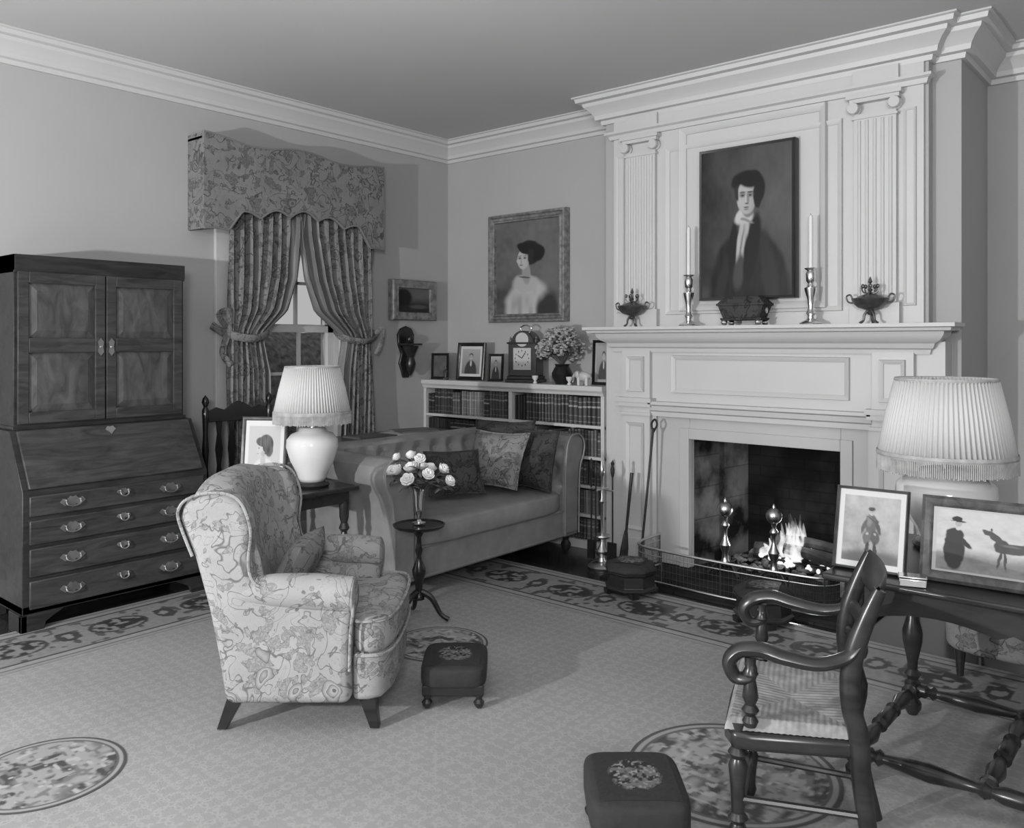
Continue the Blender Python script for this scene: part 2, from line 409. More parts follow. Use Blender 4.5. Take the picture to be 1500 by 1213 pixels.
om.append(panelmould(1.965,2.035,1.7,2.8,fy-.02,.015,.012));om.append(panelmould(3.86,3.93,1.7,2.8,fy-.02,.015,.012))
om.append(sweep([(0,2.915),(.02,2.915),(.03,2.94),(.05,2.95),(.05,2.965),(0,2.965)],[(1.94,fy),(1.94,fy-.02),(3.965,fy-.02),(3.965,fy)]))
fp.add('overmantel',om,M_white,ang=25)
# fire
fi=G('log_fire',(3.05,.06,.015))
fi.add('grate_bars',[box(-.22,.26,-.03+i*.07,-.015+i*.07,.05,.065) for i in range(4)],M_iron)
lg=[]
for p,q,r_ in (((-.22,0,.10),(.30,.05,.09),.05),((-.15,.12,.11),(.33,.16,.12),.055),((-.12,.02,.17),(.30,.10,.15),.04),((.0,-.06,.15),(.32,-.03,.09),.035)):
    lg.append(tube([p,((p[0]+q[0])/2,(p[1]+q[1])/2+.01,(p[2]+q[2])/2+.012),q],[r_,r_*1.05,r_*.9],10,5))
fi.add('logs',lg,M_log)
fl=[]
for i in range(34):
    x=R.gauss(.03,.085);y=R.uniform(-.12,.12);h=(.14+.10*R.random())*math.exp(-((x-.02)/.12)**2)+.03;r_=R.uniform(.02,.045)
    fl.append(tube([(x,y,.09),(x-.01,y,.09+h*.3),(x+.012*R.uniform(-1,1),y,.09+h*.65),(x-.02*R.random(),y,.09+h)],[r_*.9,r_,r_*.55,.003],12,7,.7))
fi.add('flames',fl,mk_flame(),ang=180)
em=[]
for i in range(130): em.append(ell((R.uniform(-.36,.36),R.uniform(-.2,.2),R.uniform(.006,.05)),R.uniform(.015,.035),R.uniform(.015,.03),R.uniform(.01,.025),7,5))
fi.add('ash_and_coals',em,plain('ash',.14,.95,0,.7,18))
gl=[]
for i in range(40): gl.append(ell((R.gauss(.03,.1),R.uniform(-.12,.1),R.uniform(.04,.08)),R.uniform(.012,.025),R.uniform(.01,.02),R.uniform(.008,.018),7,5))
m_,nt_,b_=newmat('glowing_embers');b_.inputs['Base Color'].default_value=g4(.1);b_.inputs['Emission Color'].default_value=g4(1);b_.inputs['Emission Strength'].default_value=.9
fi.add('embers',gl,m_)
def andiron(x):
    a=G('andiron',(x,-.345,.013))
    a.add('shaft',lathe([(.0,.0),(.03,.03),(.022,.05),(.018,.09),(.03,.12),(.034,.14),(.02,.17),(.012,.2),(.012,.24),(.026,.26),(.026,.27),(.012,.29),(.014,.31),(.02,.32)],20,(0,0,.06)),M_brass)
    a.add('ball',cat([ell((0,0,.425),.048,.048,.048,24,16),lathe([(.012,.472),(.012,.482),(.006,.495),(.001,.50)],12)]),M_brass)
    a.add('legs',[tube([(0,0,.09),(s*.05,-.01,.08),(s*.085,-.02,.035),(s*.10,-.03,.012)],[.014,.012,.01,.012],8) for s in (-1,1)]+[tube([(0,.02,.09),(0,.10,.075),(0,.15,.075),(0,.16,.012)],.009,8)],M_iron)
andiron(2.81);andiron(3.13)
fd=G('fire_fender',(3.0,-.385,.012))
pth=[(-.64,0),(-.64,-.2),(-.58,-.35),(-.4,-.39),(0,-.41),(.4,-.39),(.58,-.35),(.64,-.2),(.64,0)]
fd.add('rails',[tube([(x,y,z) for x,y in pth],rr,8) for z,rr in ((.21,.008),(.17,.003),(.012,.007))],M_brass)
pp=catm([(x,y,0) for x,y in pth],16);wires=[]
for i,p in enumerate(pp):
    wires.append(tube([(p.x,p.y,.012),(p.x,p.y,.21)],.0010 if i%16 else .005,4,1))
for z in (.05,.09,.13): wires.append(tube([(x,y,z) for x,y in pth],.0011,4))
fd.add('wire_mesh',wires,M_pewter)
ft=G('fireplace_tool_set',(2.07,-.64,0))
ft.add('stand',lathe([(.09,0),(.095,.012),(.075,.03),(.03,.045),(.02,.07),(.035,.09),(.04,.11),(.02,.14),(.009,.17),(.009,.42),(.02,.44),(.009,.46),(.009,.6),(.02,.62),(.024,.65),(.012,.68),(.004,.71)],24),M_brass)
ft.add('crossbar',[tube([(-.09,0,.52),(.09,0,.52)],.006,8,1),tube([(0,-.07,.52),(0,.07,.52)],.006,8,1),lathe([(.055,.20),(.06,.21),(.055,.22)],20)],M_brass)
tl=[]
for x,y in ((-.085,0),(.085,0),(0,-.07)):
    tl+=[tube([(x,y,.13),(x,y,.62)],.0055,8,1),mv(lathe([(.004,.6),(.012,.63),(.014,.66),(.008,.68),(.013,.7),(.001,.72)],14),x,y,0)]
tl+=[box(.05,.12,-.012,-.004,.06,.18),box(-.11,-.06,-.012,.01,.05,.17)]
ft.add('tools',tl,M_iron)
pk=G('fire_poker',(2.30,-.52,0))
pk.add('rod',tube([(0,-.02,.01),(0.02,.04,.5),(0.04,.085,.93)],.008,8,1),M_iron)
pk.add('hook_handle',tube([(0.04,.085,.9),(.065,.09,.95),(.05,.09,.985),(.025,.09,.96),(.03,.088,.92)],.007,8),M_iron)
br_=G('hearth_brush',(2.17,-.50,0))
br_.add('handle',tube([(0,0,.22),(.02,.04,.62)],[.009,.012],8,1),M_dark)
br_.add('bristles',tube([(-.01,-.03,.01),(0,-.02,.12),(0,0,.24)],[.045,.04,.014],12,4,.5),M_log)
# ---------------------------------------------------------------- mantel objects
my=-.40
def compote(x):
    g=G('footed_compote',(x,my,1.6))
    g.add('foot',[tube([(.012*math.cos(a),.012*math.sin(a),.075),(.03*math.cos(a),.03*math.sin(a),.05),(.035*math.cos(a),.035*math.sin(a),.02),(.055*math.cos(a),.055*math.sin(a),.004)],[.008,.007,.006,.008],8) for a in (pi/2,pi/2+2.094,pi/2+4.189)]+[lathe([(.012,.05),(.018,.06),(.012,.075),(.025,.082)],16)],M_pewter)
    g.add('bowl',lathe([(.0,.075),(.03,.078),(.065,.09),(.088,.112),(.10,.140),(.096,.143),(.085,.142),(.06,.155),(.03,.165),(.012,.17)],32),M_pewter)
    g.add('handles',[tube([(s*.088,0,.118),(s*.12,0,.125),(s*.13,0,.155),(s*.11,0,.165),(s*.098,0,.145)],.005,8) for s in (-1,1)],M_pewter)
    k=[lathe([(.01,.16),(.006,.18),(.014,.19),(.006,.2),(.005,.225),(.012,.235),(.007,.25),(.001,.265)],14)]
    for i in range(5):
        a=i*1.257;k.append(tube([(0,0,.17),(.035*math.cos(a),.035*math.sin(a),.175),(.045*math.cos(a),.045*math.sin(a),.20),(.03*math.cos(a),.03*math.sin(a),.215)],.004,6))
        k.append(ell((.04*math.cos(a),.04*math.sin(a),.21),.010,.010,.013,8,6))
    g.add('figural_finial',k,M_pewter)
compote(2.154);compote(3.713)
def cstick(x):
    g=G('candlestick',(x,my,1.6))
    g.add('stick',lathe([(.062,0),(.064,.008),(.055,.016),(.035,.024),(.02,.035),(.018,.05),(.028,.065),(.02,.08),(.015,.10),(.022,.15),(.034,.2),(.036,.215),(.02,.225),(.016,.24),(.026,.255),(.028,.30),(.02,.315),(.034,.325),(.036,.33)],28),M_silver)
    g.add('candle',lathe([(.013,.32),(.0125,.62),(.011,.635),(.004,.642)],16),M_wax)
    g.add('wick',lathe([(.0015,.64),(.001,.652)],6),M_black)
cstick(2.582);cstick(3.378)
g=G('sarcophagus_box',(2.98,my-.03,1.6))
def sarc(z0,z1,w0,w1,d0,d1):
    V=[]
    for z,a,b in ((z0,w0,d0),(z1,w1,d1)): V+=[(-a,-b,z),(a,-b,z),(a,b,z),(-a,b,z)]
    return V,[(3,2,1,0),(4,5,6,7)]+[(i,(i+1)%4,4+(i+1)%4,4+i) for i in range(4)]
g.add('body',[sarc(.03,.045,.13,.135,.06,.065),sarc(.045,.12,.12,.145,.055,.07),sarc(.12,.135,.155,.155,.075,.075),sarc(.135,.165,.15,.12,.07,.055),sarc(.165,.178,.12,.10,.055,.04)],M_vel,bev=.004)
g.add('feet',[ell((sx*.11,sy*.05,.018),.02,.02,.018,10,8) for sx in (-1,1) for sy in (-1,1)]+[mv(rot(lathe([(.018,0),(.02,.006),(.008,.012)],14),-pi/2,'Y'),-.135,0,.09),mv(rot(lathe([(.018,0),(.02,.006),(.008,.012)],14),pi/2,'Y'),.135,0,.09)],M_brass)
# ---------------------------------------------------------------- paintings
def man(u,v):
    U=u+.018*(vn(u*16,v*16)-.5);V=v+.018*(vn(u*16+7,v*16+3)-.5)
    b=.014+.030*vn(u*5,v*6)+.012*vn(u*30,v*22)+.04*E(u,v,.85,.3,.5,.6,0,1.4)
    coat=max(E(U,V,.54,1.02,.44,.48,0,.14),E(U,V,.52,.80,.34,.25,.12,.18))
    b=lerp(b,.008+.008*vn(u*30,v*9),coat)
    b=lerp(b,.024,E(U,V,.76,.85,.08,.3,-.25,.7));b=lerp(b,.020,E(U,V,.24,.9,.05,.2,.4,.7))
    b=lerp(b,.30+.1*vn(u*40,v*12),E(U,V,.465,.64,.060,.19,.25,.3))
    b=lerp(b,.18,E(U,V,.45,.68,.012,.16,.25,.8))
    b=lerp(b,.05,E(U,V,.43,.83,.06,.12,.25,.6))
    b=lerp(b,.010,E(U,V,.57,.68,.075,.24,.28,.35));b=lerp(b,.010,E(U,V,.36,.66,.045,.17,.15,.4))
    b=lerp(b,.42,E(U,V,.485,.475,.10,.042,-.15,.45));b=lerp(b,.22,E(U,V,.50,.49,.08,.010,.25,.9));b=lerp(b,.46,E(U,V,.43,.455,.030,.045,.5,.5))
    b=lerp(b,.010,E(U,V,.555,.285,.165,.128,0,.16));b=lerp(b,.012,E(U,V,.43,.215,.085,.045,-.4,.5))
    b=lerp(b,.16,E(u,v,.53,.42,.060,.05,0,.4))
    f=.37-.9*max(0,u-.51)-.30*max(0,v-.36)+.02*vn(u*50,v*50)
    b=lerp(b,f,E(u,v,.515,.335,.108,.115,.05,.16))
    b=lerp(b,.010,E(U,V,.54,.228,.14,.048,.12,.45));b=lerp(b,.012,E(U,V,.635,.33,.045,.085,0,.4));b=lerp(b,.03,E(U,V,.413,.31,.018,.05,0,.6))
    for cu,cv in ((.470,.322),(.553,.324)):
        b=lerp(b,.13,E(u,v,cu,cv-.004,.036,.018,0,.9)*.8);b=lerp(b,.03,E(u,v,cu,cv,.015,.006,0,.6));b=lerp(b,.06,E(u,v,cu,cv-.022,.034,.005,0,.9))
    b=lerp(b,.16,E(u,v,.530,.35,.014,.035,0,1)*.8);b=lerp(b,.42,E(u,v,.506,.345,.008,.03,0,1));b=lerp(b,.10,E(u,v,.515,.377,.020,.005,0,.9))
    b=lerp(b,.10,E(u,v,.512,.402,.030,.005,0,.8));b=lerp(b,.18,E(u,v,.512,.416,.025,.006,0,1));b=lerp(b,.40,E(u,v,.46,.37,.03,.02,0,1.2)*.6)
    return b
def lady(u,v):
    U=u+.03*(vn(u*12,v*12)-.5);V=v+.03*(vn(u*12+7,v*12+3)-.5)
    b=.035+.06*vn(u*4+3,v*5)+.03*vn(u*20,v*20)+.05*(1-v)
    b=lerp(b,.16,E(U,V,.88,.75,.2,.35,0,1)*.7)
    b=lerp(b,.42,E(U,V,.52,.93,.36,.30,0,.3));b=lerp(b,.22+.24*vn(u*18,v*7),E(U,V,.55,.93,.30,.22,0,.6)*.8)
    b=lerp(b,.04,E(U,V,.80,.98,.16,.24,.3,.6))
    b=lerp(b,.38,E(U,V,.47,.67,.20,.09,0,.4))
    b=lerp(b,.28,E(u,v,.485,.56,.065,.12,-.1,.35))
    b=lerp(b,.022,E(U,V,.54,.35,.17,.13,0,.2));b=lerp(b,.02,E(U,V,.67,.36,.10,.085,0,.3))
    f=.42-.7*max(0,u-.45)-.2*max(0,v-.45)
    b=lerp(b,f,E(u,v,.445,.41,.095,.11,0.2,.16));b=lerp(b,f,E(u,v,.357,.43,.020,.018,.6,.5))
    b=lerp(b,.02,E(U,V,.50,.305,.16,.055,.2,.3));b=lerp(b,.03,E(U,V,.56,.40,.045,.08,0,.6))
    for cu in (.388,.465): b=lerp(b,.09,E(u,v,cu,.40,.024,.010,0,.8)); b=lerp(b,.15,E(u,v,cu,.377,.03,.005,-.1,.9))
    b=lerp(b,.20,E(u,v,.410,.44,.010,.03,.2,1)*.6);b=lerp(b,.15,E(u,v,.408,.475,.026,.008,0,.8))
    b=lerp(b,.06,E(u,v,.46,.605,.09,.008,.1,.7))
    return b
g=G('portrait_of_a_man',(2.955,fy-.075,2.243))
q,c=paint(.60,.93,man,140,200,-.012);g.add('canvas',q,M_vcg,cols=c)
g.add('stretcher',framering(.63,.96,[(0,.05),(0,-.012),(.005,-.02),(.018,-.016),(.018,.0)]),M_black)
g=G('portrait_of_a_lady',(.936,-.045,2.10))
q,c=paint(.68,.76,lady,120,140,.005);g.add('canvas',q,M_vcg,cols=c)
g.add('frame',framering(.80,.885,[(0,.04),(0,-.01),(.006,-.025),(.02,-.028),(.03,-.012),(.045,-.008),(.055,-.02),(.065,-.016),(.07,.01)]),M_gilt)
def land(u,v):
    b=lerp(.10,.015,cl01((v-.35)*3))+.02*vn(u*6,v*6)
    b=lerp(b,.012,E(u,v,.2,.4,.25,.35,0,.4)); b=lerp(b,.08,E(u,v,.65,.75,.25,.08,0,.8)); return b
g=G('small_landscape_painting',(.045,-.448,1.845),rz=pi/2)
q,c=paint(.37,.21,land,50,30,.005);g.add('canvas',q,M_vcg,cols=c)
g.add('frame',framering(.50,.335,[(0,.035),(0,-.01),(.008,-.025),(.03,-.022),(.05,-.012),(.065,-.018),(.07,.01)]),M_gilt)
g=G('carved_wall_bracket',(0,-.513,1.2),rz=pi/2)
g.add('back_plate',extr([(-.03,0),(.03,0),(.05,.06),(.075,.12),(.05,.2),(.085,.27),(.09,.36),(.06,.41),(0,.43),(-.06,.41),(-.09,.36),(-.085,.27),(-.05,.2),(-.075,.12),(-.05,.06)],'y',-.025,-.001),M_dark,bev=.006)
g.add('shelf_and_scrolls',[extr([(-.09,.27),(.09,.27),(.09,.285),(-.09,.285)],'y',-.12,-.02),lathe([(.005,.02),(.03,.06),(.045,.12),(.03,.17),(.045,.21),(.07,.265)],16,(0,-.072,0)),ell((0,-.07,.32),.035,.03,.036,12,8)],M_dark)
# ---------------------------------------------------------------- bookcase
bk=G('bookcase')
bx0,bx1=.005,BX0-.003
SH=[.06,.25,.46,.67,.895]
P=[box(bx0,bx1,-.33,-.003,1.145,1.18),box(bx0,bx1,-.30,-.003,0,.06),box(.96,.995,-.30,-.003,.06,1.145),box(bx0,bx0+.03,-.30,-.003,.06,1.145),box(bx1-.03,bx1,-.30,-.003,.06,1.145),box(bx0,bx1,-.02,-.003,.06,1.145)]
for z in SH[1:]: P.append(box(bx0,bx1,-.295,-.003,z-.022,z))
P.append(sweep([(0,1.11),(.008,1.11),(.015,1.13),(.028,1.145),(0,1.145)],[(bx0,-.30),(bx1,-.30)]))
bk.add('case',P,M_white,smooth=False,bev=.002)
def bookg(x,w_,y0,z,h):
    P=[(x,-.06),(x,y0+.012),(x+w_*.18,y0+.003),(x+w_*.5,y0),(x+w_*.82,y0+.003),(x+w_,y0+.012),(x+w_,-.06)]
    return extr(P,'z',z,z+h)
g_=[];cc=[]
for si,z in enumerate(SH):
    hmax=(SH[si+1]-.022 if si<4 else 1.145)-z
    for xa,xb in ((bx0+.035,.955),(1.0,bx1-.035)):
        x=xa;run=0
        while x<xb-.02:
            if run<=0:
                run=R.randint(2,9);wd=R.uniform(.022,.042);hh=min(hmax-.012,R.uniform(.165,.225));cl=R.choice([.014,.02,.03,.045,.06,.08,.11,.16]);dp=R.uniform(.004,.022);bands=R.random()<.75;ba=R.uniform(.14,.32)
            run-=1
            w_=wd*R.uniform(.85,1.15)
            if x+w_>xb: break
            h2=hh*R.uniform(.96,1.01);c2=cl*R.uniform(.6,1.4)
            y0=-.29+dp
            g_.append(bookg(x,w_-.005,y0,z,h2));cc.append(c2)
            if bands:
                for k,t_ in ((.10,.003),(.30,.003),(.62,.012),(.82,.004)):
                    g_.append(bookg(x+.0,w_-.005,y0-.0012,z+h2*k,t_));cc.append(ba)
            x+=w_
bk.add('books',g_,M_book,smooth=False,cols=cc)
g=G('bracket_clock',(1.03,-.17,1.181),rz=D(15))
arch_=[(-.12,.05),(.12,.05),(.12,.31)]+[(.095*math.cos(a),.31+.095*math.sin(a)) for a in [i*pi/12 for i in range(13)]]+[(-.12,.31)]
g.add('case',[extr(arch_,'y',-.07,.07),box(-.14,.14,-.09,.09,0,.025),box(-.13,.13,-.08,.08,.025,.05),box(-.13,.13,-.08,.08,.30,.315)],M_black,bev=.004)
g.add('dial',[box(-.075,.075,-.074,-.071,.10,.27),mv(rot(lathe([(.055,0),(.055,.004)],24),pi/2,'X'),0,-.070,.335)],plain('dial_silvered',.42,.4,0,.04,5))
hd=[mv(rot(box(-.003,.003,-.002,.0,0,.05),.6,'Y'),0,-.077,.19),mv(rot(box(-.003,.003,-.002,.0,0,.04),-1.0,'Y'),0,-.077,.19)]
for i in range(12):
    a=i*pi/6;hd.append(mv(box(-.003,.003,-.001,.001,-.006,.006),.058*math.sin(a),-.0755,.19+.058*math.cos(a)))
g.add('hands_and_numerals',hd,M_black)
g.add('handle',tube([(-.035,0,.40),(-.045,0,.43),(0,0,.45),(.045,0,.43),(.035,0,.40)],.006,8),M_brass)
g.add('finials',[lathe([(.012,0),(.015,.012),(.006,.02),(.010,.03),(.001,.045)],12,(x,-.05,.315)) for x in (-.108,.108)],M_brass)
def petals(c,r,n,rr,open_=.8,tilt=None):
    out=[]
    for k in range(3):
        m=n-k
        for i in range(m):
            a=2*pi*i/m+k*.5
            e=ell((0,0,0),r*.42,r*.12,r*.5,8,6)
            o=open_*(1-k*.35)
            M=Matrix.Translation(c)@(tilt or Matrix.Identity(4))@Matrix.Rotation(a,4,'Z')@Matrix.Translation((0,r*.5*o+.002,r*.1+k*r*.12))@Matrix.Rotation(-o*.9,4,'X')
            out.append(tf(e,M))
    return out
def leaf(c,d,l,w_):
    d=Vector(d).normalized();s=d.cross(Vector((0,0,1)));s=s.normalized() if s.length>.01 else Vector((1,0,0));c=Vector(c)
    u=s.cross(d)
    V=[c,c+d*l*.35+s*w_/2-u*w_*.1,c+d*l*.7+s*w_*.35,c+d*l-u*l*.15,c+d*l*.7-s*w_*.35,c+d*l*.35-s*w_/2-u*w_*.1,c+d*l*.5+u*w_*.12]
    return [tuple(v) for v in V],[(0,1,6),(1,2,6),(2,3,6),(3,4,6),(4,5,6),(5,0,6)]
g=G('bouquet_of_hydrangeas',(1.41,-.20,1.181))
g.add('vase',lathe([(.05,0),(.055,.01),(.075,.05),(.08,.08),(.06,.12),(.05,.135),(.06,.15)],24),M_black)
fl=[];lf=[];st=[]
for i in range(28):
    a=R.uniform(0,6.28);ph=R.uniform(-.1,1.4)
    c=Vector((.18*math.cos(a)*math.cos(ph),.10*math.sin(a)*math.cos(ph)-.01,.22+.18*math.sin(ph)))
    st.append(tube([(0,0,.13),(c.x*.5,c.y*.5,(.13+c.z)/2+.02),tuple(c)],.003,5,3))
    for k in range(30):
        d=Vector((R.gauss(0,1),R.gauss(0,1),R.gauss(0,1))).normalized()*.045
        fl.append(ell(tuple(c+d),.013,.013,.008,6,4))
    if i%2: lf.append(leaf(c,(c.x,-.05,-.1),.09,.045))
g.add('blossoms',fl,M_petal2);g.add('leaves',lf,M_leaf,solid=.001);g.add('stems',st,M_leaf)
def photoframe(name,loc,rz,w_,h_,fn,fm,fw=.02,lean=.16,res=(40,50)):
    g=G(name,loc,rz=rz)
    L=Matrix.Translation((0,0,.002))@Matrix.Rotation(-lean,4,'X')@Matrix.Translation((0,0,h_/2))
    q,c=paint(w_-2*fw+.002,h_-2*fw+.002,fn,res[0],res[1],.002)
    g.add('picture',tf(q,L),M_vc,cols=c)
    g.add('frame',tf(framering(w_,h_,[(0,.012),(0,-.006),(fw*.3,-.012),(fw*.7,-.008),(fw,.002)]),L),fm)
    g.add('backing',tf(box(-w_/2+.002,w_/2-.002,.004,.012,-h_/2+.002,h_/2-.002),L),M_black)
    tp_=L@Vector((0,.012,h_*.15))
    g.add('easel_leg',[tube([tuple(tp_),(0,tp_.y+h_*.16,.006)],.005,6,1)],M_black)
    return g
def ph_man(u,v):
    b=.33-.15*v
    b=lerp(b,.04,E(u,v,.5,.95,.35,.5,0,.2));b=lerp(b,.05,E(u,v,.5,.28,.12,.12,0,.3));b=lerp(b,.35,E(u,v,.5,.33,.10,.11,0,.3));b=lerp(b,.45,E(u,v,.5,.58,.05,.12,0,.4))
    b=lerp(b,.1,E(u,v,.46,.32,.02,.01,0,.5));b=lerp(b,.1,E(u,v,.54,.32,.02,.01,0,.5));return b
def matte(fn,m=.14,c=.5):
    def f(u,v):
        if u<m or u>1-m or v<m or v>1-m: return c
        return fn((u-m)/(1-2*m),(v-m)/(1-2*m))
    return f
def ph_girl(u,v):
    b=.42
    b=lerp(b,.52,E(u,v,.5,1.0,.38,.33,0,.2));b=lerp(b,.38,E(u,v,.47,.72,.08,.14,0,.3))
    h=.03+.09*vn(u*30,v*6)
    b=lerp(b,h,E(u,v,.55,.38,.24,.21,0,.1));b=lerp(b,h,E(u,v,.66,.50,.12,.14,0,.2))
    b=lerp(b,.44,E(u,v,.39,.49,.14,.16,.1,.12));b=lerp(b,.44,E(u,v,.265,.51,.03,.025,.3,.4));b=lerp(b,h,E(u,v,.43,.33,.20,.10,.1,.15));b=lerp(b,h,E(u,v,.52,.44,.07,.10,0,.3))
    b=lerp(b,.12,E(u,v,.33,.46,.03,.010,0,.5));b=lerp(b,.18,E(u,v,.30,.575,.03,.010,0,.5));b=lerp(b,.32,E(u,v,.46,.58,.06,.05,.5,.9));return b
bz=1.181
FN='framed_photograph'
photoframe(FN,(.47,-.22,bz),D(10),.27,.31,matte(ph_man,.1),M_black,.03,.12)
photoframe(FN,(.12,-.22,bz),D(35),.15,.22,lambda u,v:.04+.04*vn(u*5,v*5),M_black,.02,.12)
photoframe(FN,(.75,-.22,bz),D(20),.13,.22,ph_man,M_dark,.02,.12)
photoframe(FN,(1.74,-.14,bz),D(20),.17,.33,matte(ph_man,.08,.3),M_black,.02,.10)
g=G('figurine',(.24,-.27,bz));g.add('body',lathe([(.025,0),(.028,.01),(.012,.02),(.016,.05),(.02,.07),(.008,.085)],14),M_pewter);g.add('head',ell((0,0,.095),.012,.012,.014,10,8),M_pewter)
def eleph(x,y,s):
    g=G('elephant_figurine',(x,y,bz))
    g.add('body',[ell((0,0,.065*s),.055*s,.032*s,.036*s),ell((-.058*s,0,.078*s),.026*s,.024*s,.028*s,12,8)]+[tube([(a*s,b*s,.06*s),(a*s,b*s,.0)],[.015*s,.013*s],8,1) for a in (-.035,.035) for b in (-.017,.017)]+[tube([(-.075*s,0,.08*s),(-.095*s,0,.06*s),(-.098*s,0,.03*s),(-.105*s,0,.02*s)],[.012*s,.009*s,.006*s,.004*s],8),tube([(.052*s,0,.08*s),(.066*s,0,.05*s)],.003*s,6,1)]+[ell((-.045*s,k*.026*s,.078*s),.016*s,.005*s,.022*s,10,6) for k in (-1,1)],plain('ivory',.45,.4))
eleph(1.66,-.27,1.0)
for x,y in ((1.22,-.29),(1.55,-.30)):
    g=G('small_cup',(x,y,bz));g.add('body',lathe([(.015,0),(.018,.005),(.008,.02),(.022,.04),(.025,.06),(.022,.06),(.018,.045)],16),M_cream)
# ---------------------------------------------------------------- secretary desk
dk=G('secretary_desk',(0.02,-3.125,0))
hw=.51
prof=[(.0,.10),(.54,.10),(.54,.725),(.355,1.03),(.0,1.03)]
dk.add('bureau_case',extr(prof,'y',-hw,hw),M_mahod,bev=.004)
dn=Vector((.305,.0,.185)).normalized()
def slope(s,o):
    x=.54+(.355-.54)*s;z=.725+.305*s;return (x+dn.x*o,z+dn.z*o)
dk.add('fall_front',extr([slope(.03,.0),slope(.97,.0),slope(.97,.018),slope(.03,.018)],'y',-hw+.03,hw-.03),M_maho,bev=.006)
dz=[(.60,.705),(.455,.58),(.29,.435),(.125,.27)]
dk.add('drawers',[box(.54,.556,-hw+.03,hw-.03,z0,z1) for z0,z1 in dz],M_maho,bev=.006)
def plate(y,z,x,w_=.085):
    k=w_/.075
    pl=extr([(a*w_,b*k) for a,b in [(-1,.0),(-.75,.020),(-.45,.013),(-.2,.032),(0,.026),(.2,.032),(.45,.013),(.75,.020),(1,0),(.6,-.026),(.25,-.018),(0,-.04),(-.25,-.018),(-.6,-.026)]],'x',0,.003)
    bl=tube([(.008,-w_*.55,.006),(.018,-w_*.5,-.014),(.02,0,-.024),(.018,w_*.5,-.014),(.008,w_*.55,.006)],.004,6)
    ps=[ell((.008,s*w_*.55,.006),.009,.007,.007,8,6) for s in (-1,1)]
    return [mv(q,x,y,z) for q in [pl,bl]+ps]
hd=[]
for z0,z1 in dz:
    for y in (-.27,.27): hd+=plate(y,(z0+z1)/2+.005,.557,.066)
    hd+=plate(0,(z0+z1)/2+.02,.557,.040)
dk.add('brass_handles',hd,plain('aged_brass',.28,.45,.8,.3,10))
lock=extr([(-.03,0),(-.015,.02),(0,.016),(.015,.02),(.03,0),(.012,-.015),(0,-.03),(-.012,-.015)],'x',0,.004)
s_=slope(.88,.02)
dk.add('fall_lock',mv(rot(lock,-.55,'Y'),s_[0],0,s_[1]),M_brass)
base=[(0,.10),(.018,.10),(.018,.125),(.008,.14),(0,.14)]
dk.add('base_moulding',[sweep(base,[(.03,hw),(.54,hw),(.54,-hw),(.03,-hw)])],M_mahod)
ft_=[]
for y,s in ((-hw,1),(hw,-1)):
    ft_.append(extr([(y-.01*s,.0),(y-.01*s,.10),(y+.20*s,.10),(y+.15*s,.075),(y+.11*s,.05),(y+.10*s,.0)],'x',.52,.55))
    ft_.append(box(.03,.09,min(y,y+.08*s),max(y,y+.08*s),0,.1))
    ft_.append(box(.38,.55,min(y-.01*s,y+.02*s),max(y-.01*s,y+.02*s),0,.1))
dk.add('bracket_feet',ft_,M_mahod,bev=.003)
uw=.475
dk.add('cabinet_case',[box(.0,.32,-uw,uw,1.03,1.89),box(.0,.335,-uw-.01,uw+.01,1.03,1.05)],M_mahod,bev=.003)
dr=[];rp=[]
for y0,y1 in ((-uw+.015,-.004),(.004,uw-.015)):
    dr+=[box(.32,.338,y0,y0+.055,1.06,1.875),box(.32,.338,y1-.055,y1,1.06,1.875)]
    for z0,z1 in ((1.06,1.12),(1.44,1.52),(1.815,1.875)): dr.append(box(.32,.338,y0+.055,y1-.055,z0,z1))
    for z0,z1 in ((1.12,1.44),(1.52,1.815)):
        V,F=framering(y1-y0-.11,z1-z0,[(0,-.002),(.04,-.015)])
        F=list(F)+[(4,5,6,7)]
        rp.append(mv(rot((V,F),pi/2),.32,(y0+y1)/2,(z0+z1)/2))
dk.add('doors',dr,M_maho,bev=.003);dk.add('raised_panels',rp,wood('figured_mahogany',.035,.10,.38,(8,8,3),.3),smooth=False)
dk.add('door_escutcheons',[mv(extr([(-.012,0),(-.016,.03),(0,.05),(.016,.03),(.012,0),(.016,-.03),(0,-.05),(-.016,-.03)],'x',0,.004),.339,k*.03,1.47) for k in (-1,1)]+[ell((.348,k*.03,1.47),.012,.006,.006,8,6) for k in (-1,1)],M_brass)
cr=[(0,1.87),(.008,1.87),(.012,1.89),(.03,1.905),(.05,1.93),(.055,1.95),(.062,1.955),(.062,1.965),(0,1.965)]
dk.add('cornice',[sweep(cr,[(.03,uw),(.335,uw),(.335,-uw),(.03,-uw)]),box(.03,.34,-uw,uw,1.88,1.965)],M_mahod)
